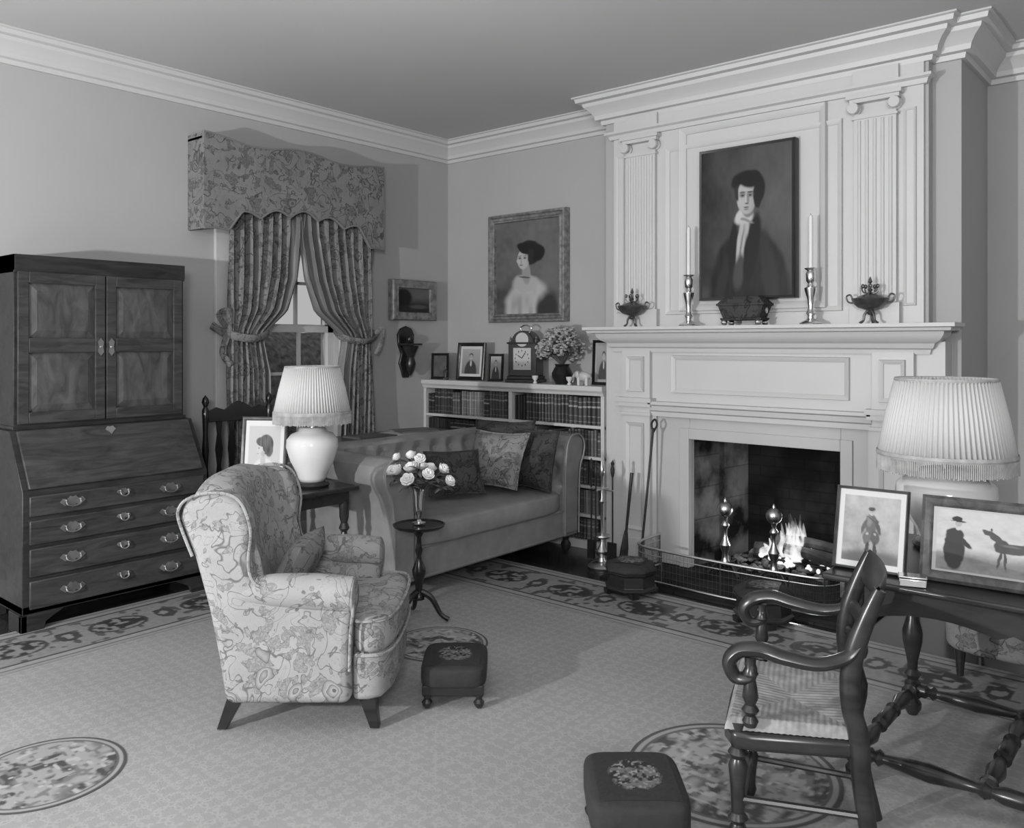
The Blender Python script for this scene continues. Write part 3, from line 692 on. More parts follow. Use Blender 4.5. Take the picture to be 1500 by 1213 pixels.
# ---------------------------------------------------------------- window curtains
cu=G('window_curtains',(0,0,0))
def curtain(zy,z_top=2.55,z_bot=.03,folds=7,x0=.115):
    def edge(z):
        for (z1,a1,b1),(z2,a2,b2) in zip(zy,zy[1:]):
            if z2<=z<=z1:
                t=(z-z2)/(z1-z2);return lerp(a2,a1,t),lerp(b2,b1,t)
        return zy[-1][1:]
    def fn(u,v):
        z=lerp(z_top,z_bot,v);a,b=edge(z);wd=b-a
        amp=min(.045,.012+.05*wd)
        ph=u*folds*2*pi+.5*math.sin(z*3)
        return (x0+amp*math.sin(ph)+.012*math.sin(ph*2.3+z*4),a+wd*u+.006*math.sin(ph*2),z)
    return fn
Lz=[(2.55,-2.21,-1.60),(2.25,-2.21,-1.61),(1.96,-2.21,-1.64),(1.72,-2.20,-1.73),(1.57,-2.20,-1.91),(1.5,-2.2,-1.93),(1.3,-2.21,-1.88),(.02,-2.22,-1.84)]
Rz=[(2.55,-1.68,-.96),(2.25,-1.66,-.96),(1.96,-1.60,-.96),(1.72,-1.49,-.96),(1.56,-1.27,-.96),(1.5,-1.24,-.96),(1.3,-1.28,-.95),(.02,-1.33,-.94)]
def part(fn,u0,u1): return lambda u,v: fn(lerp(u0,u1,u),v)
fL=curtain(Lz,folds=8);fR=curtain(Rz,folds=9)
cu.add('panel_left',grid(part(fL,0,.82),110,80),M_chin2,solid=.003)
cu.add('lining_left',grid(part(fL,.82,1),30,80),M_lin,solid=.003)
cu.add('panel_right',grid(part(fR,.30,1),110,80),M_chin2,solid=.003)
cu.add('lining_right',grid(part(fR,0,.30),40,80),M_lin,solid=.003)
def tie(y0,y1,z,out):
    return [tube([(.03,out,z+.06),(.13,y0,z+.0),(.185,(y0+y1)/2,z-.03),(.13,y1,z+.01),(.06,y1,z+.05)],.028,10,6,.35)]
cu.add('tiebacks',tie(-2.22,-1.91,1.55,-2.28)+tie(-1.26,-.93,1.53,-1.26),M_chin2)
cu.add('tieback_bows',[tube([(.14,-2.24,1.60),(.15,-2.30,1.68),(.15,-2.23,1.70),(.14,-2.22,1.58),(.15,-2.27,1.43),(.15,-2.21,1.34)],.022,8,6,.3),tube([(.14,-.95,1.56),(.15,-.88,1.60),(.15,-.90,1.48),(.14,-.94,1.40)],.02,8,6,.3)],M_chin2)
va=G('window_valance')
y0,y1=-2.435,-.913
bot=[]
N=90
for i in range(N+1):
    s=i/N
    if s<.12: z=2.235+.01*math.sin(s/.12*pi)
    elif s>.90: z=2.215+.01*math.sin((1-s)/.1*pi)
    else:
        t=(s-.12)/.78
        z=2.35+.05*abs(math.sin(t*pi*5))+.03*math.cos((t-.5)*2*pi)
        e=min(t,1-t)
        if e<.08: z=lerp(2.24,z,(e/.08)**.7)
    bot.append((y0+(y1-y0)*s,z))
top=[]
for i in range(N+1):
    s=1-i/N;top.append((y0+(y1-y0)*s,2.845+.02*math.cos(s*4*pi)))
va.add('front',extr(bot+top,'x',.18,.205),M_chin2,ang=60)
va.add('returns',[box(.002,.18,y0,y0+.02,2.235,2.86),box(.002,.18,y1-.02,y1,2.235,2.86),box(.002,.18,y0,y1,2.82,2.835)],M_chin2,smooth=False)
va.add('braid',[tube([(.207,a,b) for a,b in bot],.007,6,1),tube([(.207,a,b-.004) for a,b in top],.006,6,1)],M_lin)
# ---------------------------------------------------------------- sofa
so=G('chesterfield_sofa',(.88,0,0.017))
sy0,sy1=-2.20,-.37
def armprof(o,s):
    P=[(o+s*.05,.13),(o+s*.045,.45),(o+s*.03,.6),(o-s*.005,.67),(o-s*.02,.73),(o-s*.01,.785),(o+s*.03,.82),(o+s*.08,.83),(o+s*.14,.815),(o+s*.18,.76),(o+s*.20,.64),(o+s*.21,.45),(o+s*.21,.13)]
    return P if s>0 else P[::-1]
so.add('arm_near',extr(armprof(sy0,1),'x',.02,.84),M_sofa,bev=.02,seg=3)
so.add('arm_far',extr(armprof(sy1,-1),'x',.02,.84),M_sofa,bev=.02,seg=3)
bp=[(.02,.13),(.01,.6),(-.01,.74),(.01,.82),(.07,.85),(.15,.83),(.19,.75),(.22,.6),(.25,.13)]
so.add('back',extr(bp,'y',sy0+.05,sy1-.05),M_sofa,bev=.02,seg=3)
def tuft(L,Hh,rows=3,cols=9):
    pts=[]
    for r_ in range(rows):
        for c in range(cols+1):
            pts.append(((c+.5*(r_%2))*L/cols,(r_+.5)*Hh/rows))
    def dep(a,b):
        d=min(math.hypot(a-p,b-q) for p,q in pts)
        return min(1,(d/(.5*L/cols)))**.55
    return pts,dep
L_=sy1-sy0-.42
pts,dep=tuft(L_,.40,3,9)
def bs(u,v):
    a=u*L_;b=v*.40;z=.42+b;base_=.25+(.17-.25)*v-.02
    return (base_+.065*dep(a,b)*(1-.2*v),sy0+.21+a,z)
so.add('back_tufting',grid(bs,120,30),M_sofa)
so.add('back_buttons',[ell((.25+(.17-.25)*(q/.4)-.012,sy0+.21+p,.42+q),.010,.012,.012,8,6) for p,q in pts if 0<p<L_],M_sofa)
La=.6
pa,da=tuft(La,.34,3,4)
so.add('far_arm_tufting',grid(lambda u,v:(.22+u*La,sy1-.20-.05*da(u*La,v*.34)+.04*v,.42+v*.34),60,30),M_sofa)
so.add('near_arm_tufting',grid(lambda u,v:(.22+u*La,sy0+.20+.05*da(u*La,v*.34)-.04*v,.42+v*.34),60,30),M_sofa)
so.add('seat_base',box(.03,.82,sy0+.06,sy1-.06,.11,.31),M_sofa,bev=.015,seg=3)
def cush(x0,x1,y0,y1,z0,z1): return ell(((x0+x1)/2,(y0+y1)/2,(z0+z1)/2),(x1-x0)/2,(y1-y0)/2,(z1-z0)/2,48,20,.28)
so.add('seat_cushions',[cush(.2,.86,sy0+.20,sy1-.20,.29,.445)],M_sofa,ang=80)
so.add('welting',[tube([(.825,sy0+.06,.30),(.825,sy1-.06,.30)],.008,6,1),tube([(.825,sy0+.06,.13),(.825,sy1-.06,.13)],.008,6,1)]+[tube([(.842,y,z) for y,z in armprof(o,s)],.007,6,3) for o,s in ((sy0,1),(sy1,-1))],M_sofa)
so.add('feet',[lathe([(.02,0),(.034,.03),(.036,.055),(.02,.08),(.03,.115)],14,(x,y,0)) for x in (.08,.78) for y in (sy0+.12,sy1-.12)],M_dark)
def pil(name,loc,w_,h_,t_,rz,rx,mat):
    g=G(name,loc,rz=rz,rx=rx);g.add('cover',pillow(w_,h_,t_,20),mat,ang=80)
    bd=[];n=12
    for s in range(4):
        for i in range(n):
            u=2*i/n-1
            P={0:(u,-1),1:(1,u),2:(-u,1),3:(-1,-u)}[s];bd.append((P[0]*w_/2*(1-.09*(1-P[1]**2)),0,P[1]*h_/2*(1-.09*(1-P[0]**2))))
    bd.append(bd[0]);g.add('welt',tube(bd,.007,6,1),mat)
pil('throw_pillow',(1.36,-.90,.685),.46,.40,.15,D(6),D(-24),M_pil)
pil('throw_pillow',(1.51,-.70,.68),.46,.42,.14,D(-5),D(-12),M_vel)
pil('throw_pillow',(1.24,-.68,.71),.46,.44,.12,D(20),D(-10),M_vel)
pil('throw_pillow',(1.32,-1.27,.63),.38,.32,.13,D(60),D(-32),M_vel)
pil('throw_pillow',(1.38,-1.90,.64),.40,.34,.12,D(5),D(10),M_vel)
cs=G('console_table',(.55,-1.15,0.017))
cs.add('top',box(-.22,.22,-.55,.55,.77,.80),M_dark,bev=.005)
cs.add('apron',box(-.19,.19,-.5,.5,.69,.77),M_dark)
cs.add('legs',[lathe([(.018,0),(.022,.05),(.016,.1),(.024,.35),(.016,.6),(.025,.69)],12,(x,y,0)) for x in (-.17,.17) for y in (-.48,.48)],M_dark)
mg=G('magazines',(.58,-1.05,.818))
mg.add('covers',[rot(box(-.13,.13,-.16,.16,0,.012),.2),mv(rot(box(-.12,.12,-.15,.15,.012,.022),-.3),0,.1,0),mv(box(-.12,.12,-.15,.15,0,.015),0,-.32,0)],M_vc,cols=[.4,.15,.08],smooth=False)
# ---------------------------------------------------------------- wing armchair
AZ=D(40.4)
ac=G('wing_armchair',(2.268,-3.184,0.017),rz=AZ)
mx_=lambda x: x*.91+.070
side=[(-.27,.12),(-.30,.30),(-.34,.48),(-.40,.68),(-.455,.81),(-.455,.86),(-.42,.895),(-.35,.915),(-.27,.915),(-.21,.89),(-.175,.83),(-.160,.76),(-.170,.67),(-.160,.60),(-.12,.565),(-.05,.56),(.1,.555),(.2,.55),(.245,.53),(.26,.48),(.25,.40),(.245,.25),(.25,.12)]
side=[(mx_(x),z) for x,z in side]
for nm,a,b in (('side_near',-.375,-.27),('side_far',.27,.375)):
    ac.add(nm,extr(side,'y',a,b),M_chin,bev=.035,seg=4)
for nm,y in (('arm_roll_near',-.325),('arm_roll_far',.325)):
    ac.add(nm,[tube([(-.12,y,.53),(-.0,y,.535),(.16,y,.53),(.295,y,.52)],[.05,.066,.072,.07],16,5),mv(rot(lathe([(.068,0),(.066,.012),(.046,.02),(.0,.022)],20),pi/2,'Y'),.293,y,.52)],M_chin)
bk_=[(-.26,.12),(-.33,.42),(-.40,.66),(-.46,.83),(-.47,.89),(-.44,.935),(-.38,.96),(-.31,.95),(-.27,.905),(-.25,.83),(-.20,.66),(-.15,.42),(-.15,.12)]
bk_=[(mx_(x),z) for x,z in bk_]
def backsurf():
    n=16;V=[];F=[];m=len(bk_)
    for i in range(n+1):
        s=-1+2*i/n;y=s*.30
        for x,z in bk_:
            k=max(0,(z-.6)/.37)
            V.append((x+.05*(s*s)*(1 if x>-.24 else .3),y,z-.05*abs(s)**2.5*k))
    for i in range(n):
        for j in range(m):
            q=(j+1)%m;F.append((i*m+j,i*m+q,(i+1)*m+q,(i+1)*m+j))
    F+=[tuple(range(m)),tuple(n*m+j for j in range(m-1,-1,-1))]
    return V,F
ac.add('back',backsurf(),M_chin,bev=.012,ang=70)
sp=[(-.11,-.26),(.29,-.26),(.31,-.34),(.37,-.34),(.42,-.31),(.445,-.22),(.455,-.08),(.455,.08),(.445,.22),(.42,.31),(.37,.34),(.31,.34),(.29,.26),(-.11,.26)]
sp2=[(x-.012 if x>.3 else x,y*.98) for x,y in sp]
ac.add('seat_cushion',extr(sp,'z',.29,.43),M_chin,bev=.04,seg=4,ang=60)
ac.add('seat_base',extr(sp2,'z',.12,.30),M_chin,bev=.02,seg=3,ang=60)
ac.add('piping',[tube([(x,y,z) for x,y in sp[2:12]],.007,6,4) for z in (.295,.425)]+[tube([(x,s*.376,z) for x,z in side[3:-1]],.006,6,3) for s in (-1,1)],M_chin)
lg=[]
for x,y,dx in ((.345,-.28,.03),(.345,.28,.03),(-.15,-.29,-.06),(-.15,.29,-.06)):
    V=[(x+a*.032,y+b*.032,.13) for a,b in ((-1,-1),(1,-1),(1,1),(-1,1))]+[(x+dx+a*.018,y+b*.018,0) for a,b in ((-1,-1),(1,-1),(1,1),(-1,1))]
    lg.append((V,[(0,1,2,3),(7,6,5,4)]+[(i,(i+1)%4,4+(i+1)%4,4+i) for i in range(4)]))
ac.add('legs',lg,M_dark,smooth=False,bev=.003)
ac.add('lumbar_cushion',tf(pillow(.40,.28,.13,14),Matrix.Translation((0,.02,.54))@Matrix.Rotation(D(90),4,'Z')@Matrix.Rotation(D(28),4,'X')),M_pil,ang=80)
# ---------------------------------------------------------------- needlepoint stools
def rosepaint(bg):
    def f(u,v):
        x=(u-.5);y=(v-.5);d=math.hypot(x,y)+.05*(vn(u*9,v*9)-.5)
        if d<.33:
            n=vn(u*18,v*18);m=vn(u*34+5,v*34)
            c=lerp(bg,.11,cl01((n-.40)*6));c=lerp(c,.22,cl01((m-.66)*8));return c if d<.30 else lerp(c,bg,.6)
        return bg+.01*vn(u*40,v*40)
    return f
def footstool(loc,rz,lx,ly,h,name='needlepoint_footstool'):
    g=G(name,loc,rz=rz)
    g.add('frame',box(-lx/2+.01,lx/2-.01,-ly/2+.01,ly/2-.01,h*.30,h*.55),M_dark,bev=.006)
    g.add('pad',ell((0,0,h*.72),lx/2,ly/2,h*.28,40,20,.35),M_ndl,ang=80)
    V=[];C=[];n=60;fp_=rosepaint(.018)
    for i in range(n+1):
        for j in range(n+1):
            u=i/n;v=j/n;x=(u-.5)*lx*.8;y=(v-.5)*ly*.8
            q2=max(0,1-(abs(x/(lx/2))**(2/.35)+abs(y/(ly/2))**(2/.35)))
            V.append((x,y,h*.72+h*.28*q2**(.175)+.0015));C.append(fp_(u,v))
    F=[(i*(n+1)+j,(i+1)*(n+1)+j,(i+1)*(n+1)+j+1,i*(n+1)+j+1) for i in range(n) for j in range(n)]
    g.add('needlepoint_roses',(V,F),M_vc,cols=C)
    g.add('feet',[lathe([(.012,0),(.02,.012),(.022,.022),(.012,.035),(.02,h*.32)],14,(sx*(lx/2-.03),sy*(ly/2-.03),0)) for sx in (-1,1) for sy in (-1,1)],M_dark)
footstool((2.76,-2.74,.018),AZ,.27,.32,.17)
footstool((3.90,-3.15,.018),AZ,.29,.34,.20)
def octstool(loc,rz):
    g=G('octagonal_footstool',loc,rz=rz)
    g.add('body',lathe([(.155,.03),(.16,.045),(.145,.055),(.14,.12),(.155,.13),(.16,.14)],8),M_dark,smooth=False,bev=.003)
    g.add('cushion',lathe([(.155,.14),(.158,.155),(.145,.175),(.10,.19),(.0,.195)],8),M_ndl,ang=50,bev=.006)
    g.add('feet',[mv(lathe([(.03,0),(.034,.03)],4),.13*math.cos(a),.13*math.sin(a),0) for a in [pi/8+i*pi/2 for i in range(4)]],M_dark)
    n=30;V=[];C=[]
    for i in range(n+1):
        for j in range(n+1):
            x=(i/n-.5)*.17;y=(j/n-.5)*.17;V.append((x,y,.1995-.06*math.hypot(x,y)));C.append(lerp(.018,.15,cl01((vn(i*.6,j*.6)-.45)*6)*(1 if math.hypot(x,y)<.075 else 0)))
    F=[(i*(n+1)+j,(i+1)*(n+1)+j,(i+1)*(n+1)+j+1,i*(n+1)+j+1) for i in range(n) for j in range(n)]
    g.add('needlepoint',(V,F),M_vc,cols=C)
octstool((2.55,-1.04,.018),.3);octstool((3.36,-1.02,.018),.3)
# ---------------------------------------------------------------- tripod table with vase
tt=G('tripod_table',(1.955,-2.19,.018),rz=.5)
tt.add('top',[lathe([(.12,.49),(.135,.50),(.14,.51),(.13,.512),(.125,.505)],36),lathe([(.0,.495),(.13,.50),(.13,.506)],36)],M_black)
tt.add('column',lathe([(.03,.11),(.03,.13),(.018,.15),(.022,.2),(.034,.24),(.036,.27),(.02,.31),(.013,.34),(.02,.37),(.014,.4),(.012,.44),(.03,.47),(.05,.49)],20),M_black)
tt.add('feet',[tube([(.015*math.cos(a),.015*math.sin(a),.15),(.07*math.cos(a),.07*math.sin(a),.12),(.12*math.cos(a),.12*math.sin(a),.04),(.165*math.cos(a),.165*math.sin(a),.013)],[.018,.016,.012,.013],10) for a in (0,2.094,4.189)],M_black)
vs=G('vase_of_roses',(1.955,-2.19,.532))
vs.add('vase',lathe([(.035,0),(.036,.006),(.012,.014),(.010,.03),(.02,.06),(.027,.10),(.03,.15),(.037,.175),(.034,.175),(.027,.15),(.02,.1)],24),M_silver)
fl=[];lf=[];st=[]
for a,ph,r_,s_ in ((0,1.4,.09,.046),(.6,.6,.14,.044),(1.6,.7,.11,.044),(2.4,.5,.15,.046),(3.3,.35,.16,.05),(4.2,.6,.13,.047),(5.1,.3,.15,.05),(5.8,.5,.14,.044),(2.9,1.1,.15,.04),(.2,.2,.17,.042),(4.7,1.0,.10,.05),(3.8,.9,.17,.034),(5.5,.95,.17,.04)):
    c=Vector((r_*math.cos(a)*math.cos(ph)*1.15,r_*math.sin(a)*math.cos(ph),.20+r_*math.sin(ph)*1.1))
    M=Vector((0,0,1)).rotation_difference(Vector((c.x,c.y,.12))).to_matrix().to_4x4()
    fl+=petals(c,s_,6,0,.8,M)
    st.append(tube([(0,0,.1),(c.x*.3,c.y*.3,.19),tuple(c)],.0025,5,4))
    for k in range(7):
        aa=R.uniform(0,6.28);lf.append(leaf(c*.8+Vector((0,0,.02)),(math.cos(aa),math.sin(aa),R.uniform(-.5,.4)),.07,.04))
vs.add('roses',fl,M_petal);vs.add('leaves',lf,M_leaf,solid=.001);vs.add('stems',st,M_leaf)
# ---------------------------------------------------------------- lamp side table
st_=G('side_table',(1.29,-2.52,0.017))
st_.add('top',box(-.31,.31,-.22,.22,.668,.693),M_dark,bev=.006)
st_.add('apron',box(-.27,.27,-.18,.18,.60,.668),M_dark,bev=.003)
leg=[(.02,0),(.028,.03),(.018,.06),(.02,.12),(.03,.14),(.018,.17),(.016,.22),(.028,.30),(.034,.36),(.02,.42),(.016,.44),(.03,.46),(.018,.49),(.026,.52),(.028,.61)]
st_.add('legs',[lathe(leg,18,(x,y,0)) for x in (-.25,.25) for y in (-.16,.16)],M_dark)
st_.add('stretchers',[box(-.25,.25,y-.012,y+.012,.10,.13) for y in (-.16,.16)]+[box(x-.012,x+.012,-.16,.16,.10,.13) for x in (-.25,.25)],M_dark,bev=.003)
def lamp(loc,jr,z_sh0,z_sh1,r0,r1,fr,jarh):
    g=G('table_lamp',loc)
    g.add('base',lathe([(jr*.62,0),(jr*.66,.012),(jr*.6,.025),(jr*.5,.03)],32),M_black)
    g.add('jar',lathe([(jr*.48,.03),(jr*.55,.05),(jr*.62,.08),(jr*.85,jarh*.45),(jr*1.0,jarh*.68),(jr*.98,jarh*.8),(jr*.8,jarh*.9),(jr*.55,jarh*.94),(jr*.5,jarh)],40),M_cream,ang=80)
    g.add('stem',lathe([(.012,jarh),(.01,z_sh1-.02)],10),M_brass)
    g.add('spokes',[tube([(0,0,z_sh1-.015),(r1*.97*math.cos(a),r1*.97*math.sin(a),z_sh1-.01)],.003,6,1) for a in (0,2.09,4.19)],M_brass)
    n=640
    g.add('shade',openlathe([(r0,z_sh0),(r0*.55+r1*.45,(z_sh0+z_sh1)/2),(r1,z_sh1)],n,ripple=lambda a:.016*math.sin(a*80)),M_shade,ang=180,solid=.002)
    g.add('shade_braid',[openlathe([(r0*1.015,z_sh0-.006),(r0*1.03,z_sh0+.003),(r0*1.015,z_sh0+.014)],64),openlathe([(r1*1.015,z_sh1-.012),(r1*1.03,z_sh1-.004),(r1*1.012,z_sh1+.002)],64)],M_rope)
    fg=[]
    for i in range(220):
        a=2*pi*i/220;x=r0*1.01*math.cos(a);y=r0*1.01*math.sin(a);fg.append(tube([(x,y,z_sh0),(x*1.003,y*1.003,z_sh0-fr*R.uniform(.9,1.05))],[.0025,.0032],5,1))
    g.add('fringe',fg,M_rope)
    return g
lamp((1.43,-2.49,.711),.14,.40,.655,.205,.145,.055,.32)
photoframe('framed_photo_of_a_girl',(1.165,-2.63,.711),AZ-.15,.27,.37,matte(ph_girl,.1,.55),M_pewter,.022,.12,(60,80))
ch=G('carved_side_chair',(.24,-2.21,0))
tp=[(.018,0),(.022,.05),(.016,.1),(.018,.42),(.022,.45),(.016,.5),(.022,.6),(.015,.7),(.022,.8),(.016,.9),(.02,1.0),(.022,1.06),(.012,1.08),(.024,1.11),(.018,1.135),(.002,1.155)]
ch.add('back_posts',[lathe(tp,14,(0,y,0)) for y in (-.235,.235)],M_black)
crest=[(-.22,.98),(.22,.98),(.22,1.05),(.16,1.075),(.1,1.055),(.05,1.09),(0,1.11),(-.05,1.09),(-.1,1.055),(-.16,1.075),(-.22,1.05)]
ch.add('crest_and_rails',[extr(crest,'x',-.012,.012),box(-.01,.01,-.22,.22,.55,.60)],M_black,bev=.004)
ch.add('back_slats',[extr([(y-.02,.6),(y+.02,.6),(y+.012,.7),(y+.024,.8),(y+.012,.9),(y+.02,.98),(y-.02,.98),(y-.012,.9),(y-.024,.8),(y-.012,.7)],'x',-.007,.007) for y in (-.14,-.05,.05,.14)],M_black)
ch.add('seat',box(-.01,.25,-.25,.25,.41,.46),M_vel,bev=.012)
ch.add('front_legs',[lathe([(.018,0),(.022,.04),(.016,.08),(.020,.2),(.018,.33),(.022,.41)],14,(.228,y,0)) for y in (-.22,.22)]+[box(0,.228,y-.01,y+.01,.12,.145) for y in (-.22,.22)]+[box(.22,.236,-.22,.22,.2,.23)],M_black)
# ---------------------------------------------------------------- rush seat scroll armchair
rc=G('rush_seat_armchair',(4.284,-2.835,.020),rz=D(20.4))
KX=.86
def kx(g): return [(v[0]*KX,v[1],v[2]) for v in g[0]],g[1]
hwf,hwb=.255,.21
stile=[(.225,.825),(.190,.75),(.155,.66),(.14,.58),(.145,.50),(.165,.43),(.175,.30),(.20,.15),(.245,0)]
stile=[(x*KX,z) for x,z in stile]
rc.add('stiles',[tube([(x,s*hwb,z) for x,z in stile],[.014,.019,.022,.022,.022,.022,.021,.019,.015],12,5,1.2) for s in (-1,1)],M_dark)
def slat(zc,hh,x0,t_=.010):
    def f(u,v):
        y=(u-.5)*2*hwb;a=v*2*pi;return ((x0+.035*(1-(2*u-1)**2)+t_*math.cos(a)+.35*hh*math.sin(a))*KX,y,zc+hh*math.sin(a))
    return grid(f,16,12)
rc.add('back_slats',[slat(.785,.05,.205,.012),slat(.66,.022,.155),slat(.585,.016,.142)]+[ell((.16,y,.62),.012,.014,.028,10,8) for y in (-.08,0,.08)],M_dark,ang=70)
so_=[(-.21,-hwf),(-.24,-.2),(-.245,0),(-.24,.2),(-.21,hwf),(-.15,hwf+.005),(.17,hwb),(.17,-hwb),(-.15,-hwf-.005)]
rc.add('seat_rail',kx(extr(so_,'z',.365,.412)),M_dark,bev=.012,seg=3)
def rush(u,v):
    x=lerp(-.235,.155,u);wv=lerp(hwf-.005,hwb-.01,u);y=(v*2-1)*wv
    e=min(u,1-u)*2;d=1-abs(v*2-1);k=min(e,d*1.05)
    edge=min(1,k*12)
    rid=math.sin((v*2-1)*wv*330) if e<d*1.05 else math.sin(x*330)
    return (x*KX,y,.414+.030*edge**.5-.016*k+.0008*rid)
rc.add('rush_seat',grid(rush,170,170),M_rush,ang=180)
fl_=[(.013,0),(.02,.02),(.016,.04),(.02,.09),(.026,.13),(.018,.15),(.028,.165),(.018,.18),(.022,.26),(.027,.31),(.018,.33),(.028,.345),(.018,.36),(.024,.38),(.022,.43)]
pst=[(.016,.43),(.022,.445),(.014,.46),(.024,.475),(.014,.49),(.022,.51),(.018,.54),(.014,.56),(.022,.575),(.014,.59),(.016,.62)]
rc.add('front_legs',[lathe(fl_,18,(-.195*KX,s*(hwf-.03),0)) for s in (-1,1)],M_dark)
rc.add('arm_posts',[lathe(pst,16,(-.155*KX,s*(hwf-.01),0)) for s in (-1,1)],M_dark)
arms=[]
for s in (-1,1):
    y=s*(hwf-.01);yb=s*hwb
    P=[(.165,yb,.675),(.13,yb+s*.01,.64),(.05,y,.622),(-.05,y+s*.01,.632),(-.12,y+s*.01,.645),(-.185,y,.635),(-.22,y,.60),(-.20,y,.56),(-.155,y,.565),(-.15,y,.595),(-.17,y,.605)]
    arms.append(tube([(p[0]*KX,p[1],p[2]) for p in P],[.016,.017,.018,.020,.021,.021,.020,.018,.015,.012,.009],12,6,1.25))
rc.add('scroll_arms',arms,M_dark)
rc.add('stretchers',[tube([(-.195*KX,-.22,z),(-.195*KX,.22,z)],.011,8,1) for z in (.14,.27)]+[tube([(-.195*KX,s*.23,z),(.19*KX,s*hwb,z)],.010,8,1) for s in (-1,1) for z in (.12,.22)]+[tube([(.195*KX,-.2,.17),(.195*KX,.2,.17)],.010,8,1)],M_dark)
# ---------------------------------------------------------------- turned leg table
tb=G('turned_leg_table',(4.79,-2.03,.018))
lx,ly=.51,.335
tb.add('top',box(-.60,.60,-.41,.41,.68,.702),M_dark,bev=.008,seg=3)
def apr(a,b,z0=.58):
    n=24;P=[(a,.68)]
    for i in range(n+1):
        s=i/n;P.append((lerp(a,b,s),z0-.03+.05*abs(math.sin(s*pi*2))+ (.03 if .45<s<.55 else 0)))
    P.append((b,.68));return P
tb.add('apron',[extr(apr(-lx,lx),'y',-ly-.012,-ly+.012),extr(apr(-lx,lx),'y',ly-.012,ly+.012),extr(apr(-ly,ly),'x',-lx-.012,-lx+.012),extr(apr(-ly,ly),'x',lx-.012,lx+.012)],M_dark)
tleg=[(.018,0),(.032,.025),(.034,.045),(.02,.065),(.03,.07),(.03,.13),(.02,.14),(.032,.16),(.018,.18),(.02,.21),(.036,.29),(.038,.33),(.024,.38),(.018,.41),(.032,.43),(.018,.45),(.028,.48),(.034,.50),(.034,.68)]
tb.add('legs',[lathe(tleg,20,(sx*lx,sy*ly,0)) for sx in (-1,1) for sy in (-1,1)],M_dark)
def turned(L_):
    h=L_/2;P=[]
    q=[(0,.026),(.10,.026),(.12,.016),(.15,.028),(.18,.016),(.25,.020),(.45,.030),(.62,.020),(.72,.016),(.76,.028),(.80,.016),(.86,.026),(1,.026)]
    for t_,r_ in q: P.append((r_,t_*h))
    for t_,r_ in q[::-1][1:]: P.append((r_,L_-t_*h))
    return P
s1=rot(lathe(turned(2*lx),16),pi/2,'Y');s2=rot(lathe(turned(2*ly),16),-pi/2,'X')
tb.add('stretchers',[mv(s1,-lx,-ly,.10),mv(s1,-lx,ly,.10),mv(s2,-lx,-ly,.10),mv(s2,lx,-ly,.10),mv(s2,-.12,-ly,.10)],M_dark)
lamp((4.425,-1.80,.721),.175,.352,.64,.236,.175,.06,.30)
def soldier(u,v):
    U=u+.02*(vn(u*22,v*22)-.5);V=v+.02*(vn(u*22+3,v*22)-.5)
    b=.24-.08*v+.10*vn(u*7,v*7)+.04*vn(u*25,v*25)
    b=lerp(b,.09,E(U,V,.5,.95,.6,.12,0,.8))
    b=lerp(b,.09,E(U,V,.5,.42,.11,.15,0,.3));b=lerp(b,.16,E(U,V,.46,.38,.05,.08,0,.9))
    b=lerp(b,.10,E(U,V,.44,.62,.08,.11,.2,.3));b=lerp(b,.07,E(U,V,.58,.62,.08,.11,-.2,.3))
    b=lerp(b,.035,E(U,V,.45,.82,.035,.13,.05,.3));b=lerp(b,.035,E(U,V,.59,.82,.035,.13,-.1,.3))
    b=lerp(b,.08,E(U,V,.375,.46,.035,.12,.35,.4));b=lerp(b,.06,E(U,V,.63,.46,.035,.12,-.35,.4));b=lerp(b,.3,E(U,V,.43,.565,.025,.018,0,.6));b=lerp(b,.28,E(U,V,.57,.565,.025,.018,0,.6))
    b=lerp(b,.34-.8*max(0,u-.5),E(u,v,.5,.235,.045,.055,0,.3));b=lerp(b,.05,E(u,v,.5,.185,.062,.028,0,.4));b=lerp(b,.04,E(u,v,.495,.208,.06,.008,0,.6))
    b=lerp(b,.04,E(U,V,.5,.345,.1,.006,.5,.8))
    for cu in (.482,.518): b=lerp(b,.1,E(u,v,cu,.235,.010,.007,0,.7))
    return b
def hunt(u,v):
    U=u+.015*(vn(u*20,v*20)-.5);V=v+.02*(vn(u*20+3,v*20)-.5)
    b=lerp(.34,.12,cl01((v-.62)*6+.6*(vn(u*4,1)-.5)))+.06*vn(u*11,v*11)+.03*vn(u*33,v*33)
    b=lerp(b,.16,E(U,V,.85,.55,.3,.06,0,1)*.6)
    b=lerp(b,.025,E(U,V,.17,.66,.10,.32,0,.15));b=lerp(b,.03,E(U,V,.17,.42,.085,.13,0,.2));b=lerp(b,.03,E(U,V,.25,.50,.035,.13,-.6,.3))
    b=lerp(b,.28,E(u,v,.205,.22,.032,.05,0,.3));b=lerp(b,.02,E(U,V,.195,.145,.05,.045,0,.2));b=lerp(b,.02,E(U,V,.205,.18,.075,.010,0,.4));b=lerp(b,.4,E(U,V,.205,.30,.022,.022,0,.5))
    b=lerp(b,.06,E(U,V,.72,.54,.16,.085,0,.15));b=lerp(b,.05,E(U,V,.61,.52,.075,.11,0,.2));b=lerp(b,.06,E(U,V,.84,.53,.065,.10,0,.2))
    b=lerp(b,.055,E(U,V,.555,.40,.042,.13,-.55,.25));b=lerp(b,.055,E(U,V,.475,.32,.060,.028,.75,.3));b=lerp(b,.04,E(U,V,.515,.265,.010,.028,0,.4))
    for cu,rt in ((.585,.12),(.635,-.06),(.83,.12),(.875,-.14)): b=lerp(b,.045,E(U,V,cu,.73,.014,.15,rt,.4))
    b=lerp(b,.04,E(U,V,.925,.60,.018,.12,-.25,.4));b=lerp(b,.15,E(U,V,.69,.50,.08,.02,0,1)*.6)
    return b
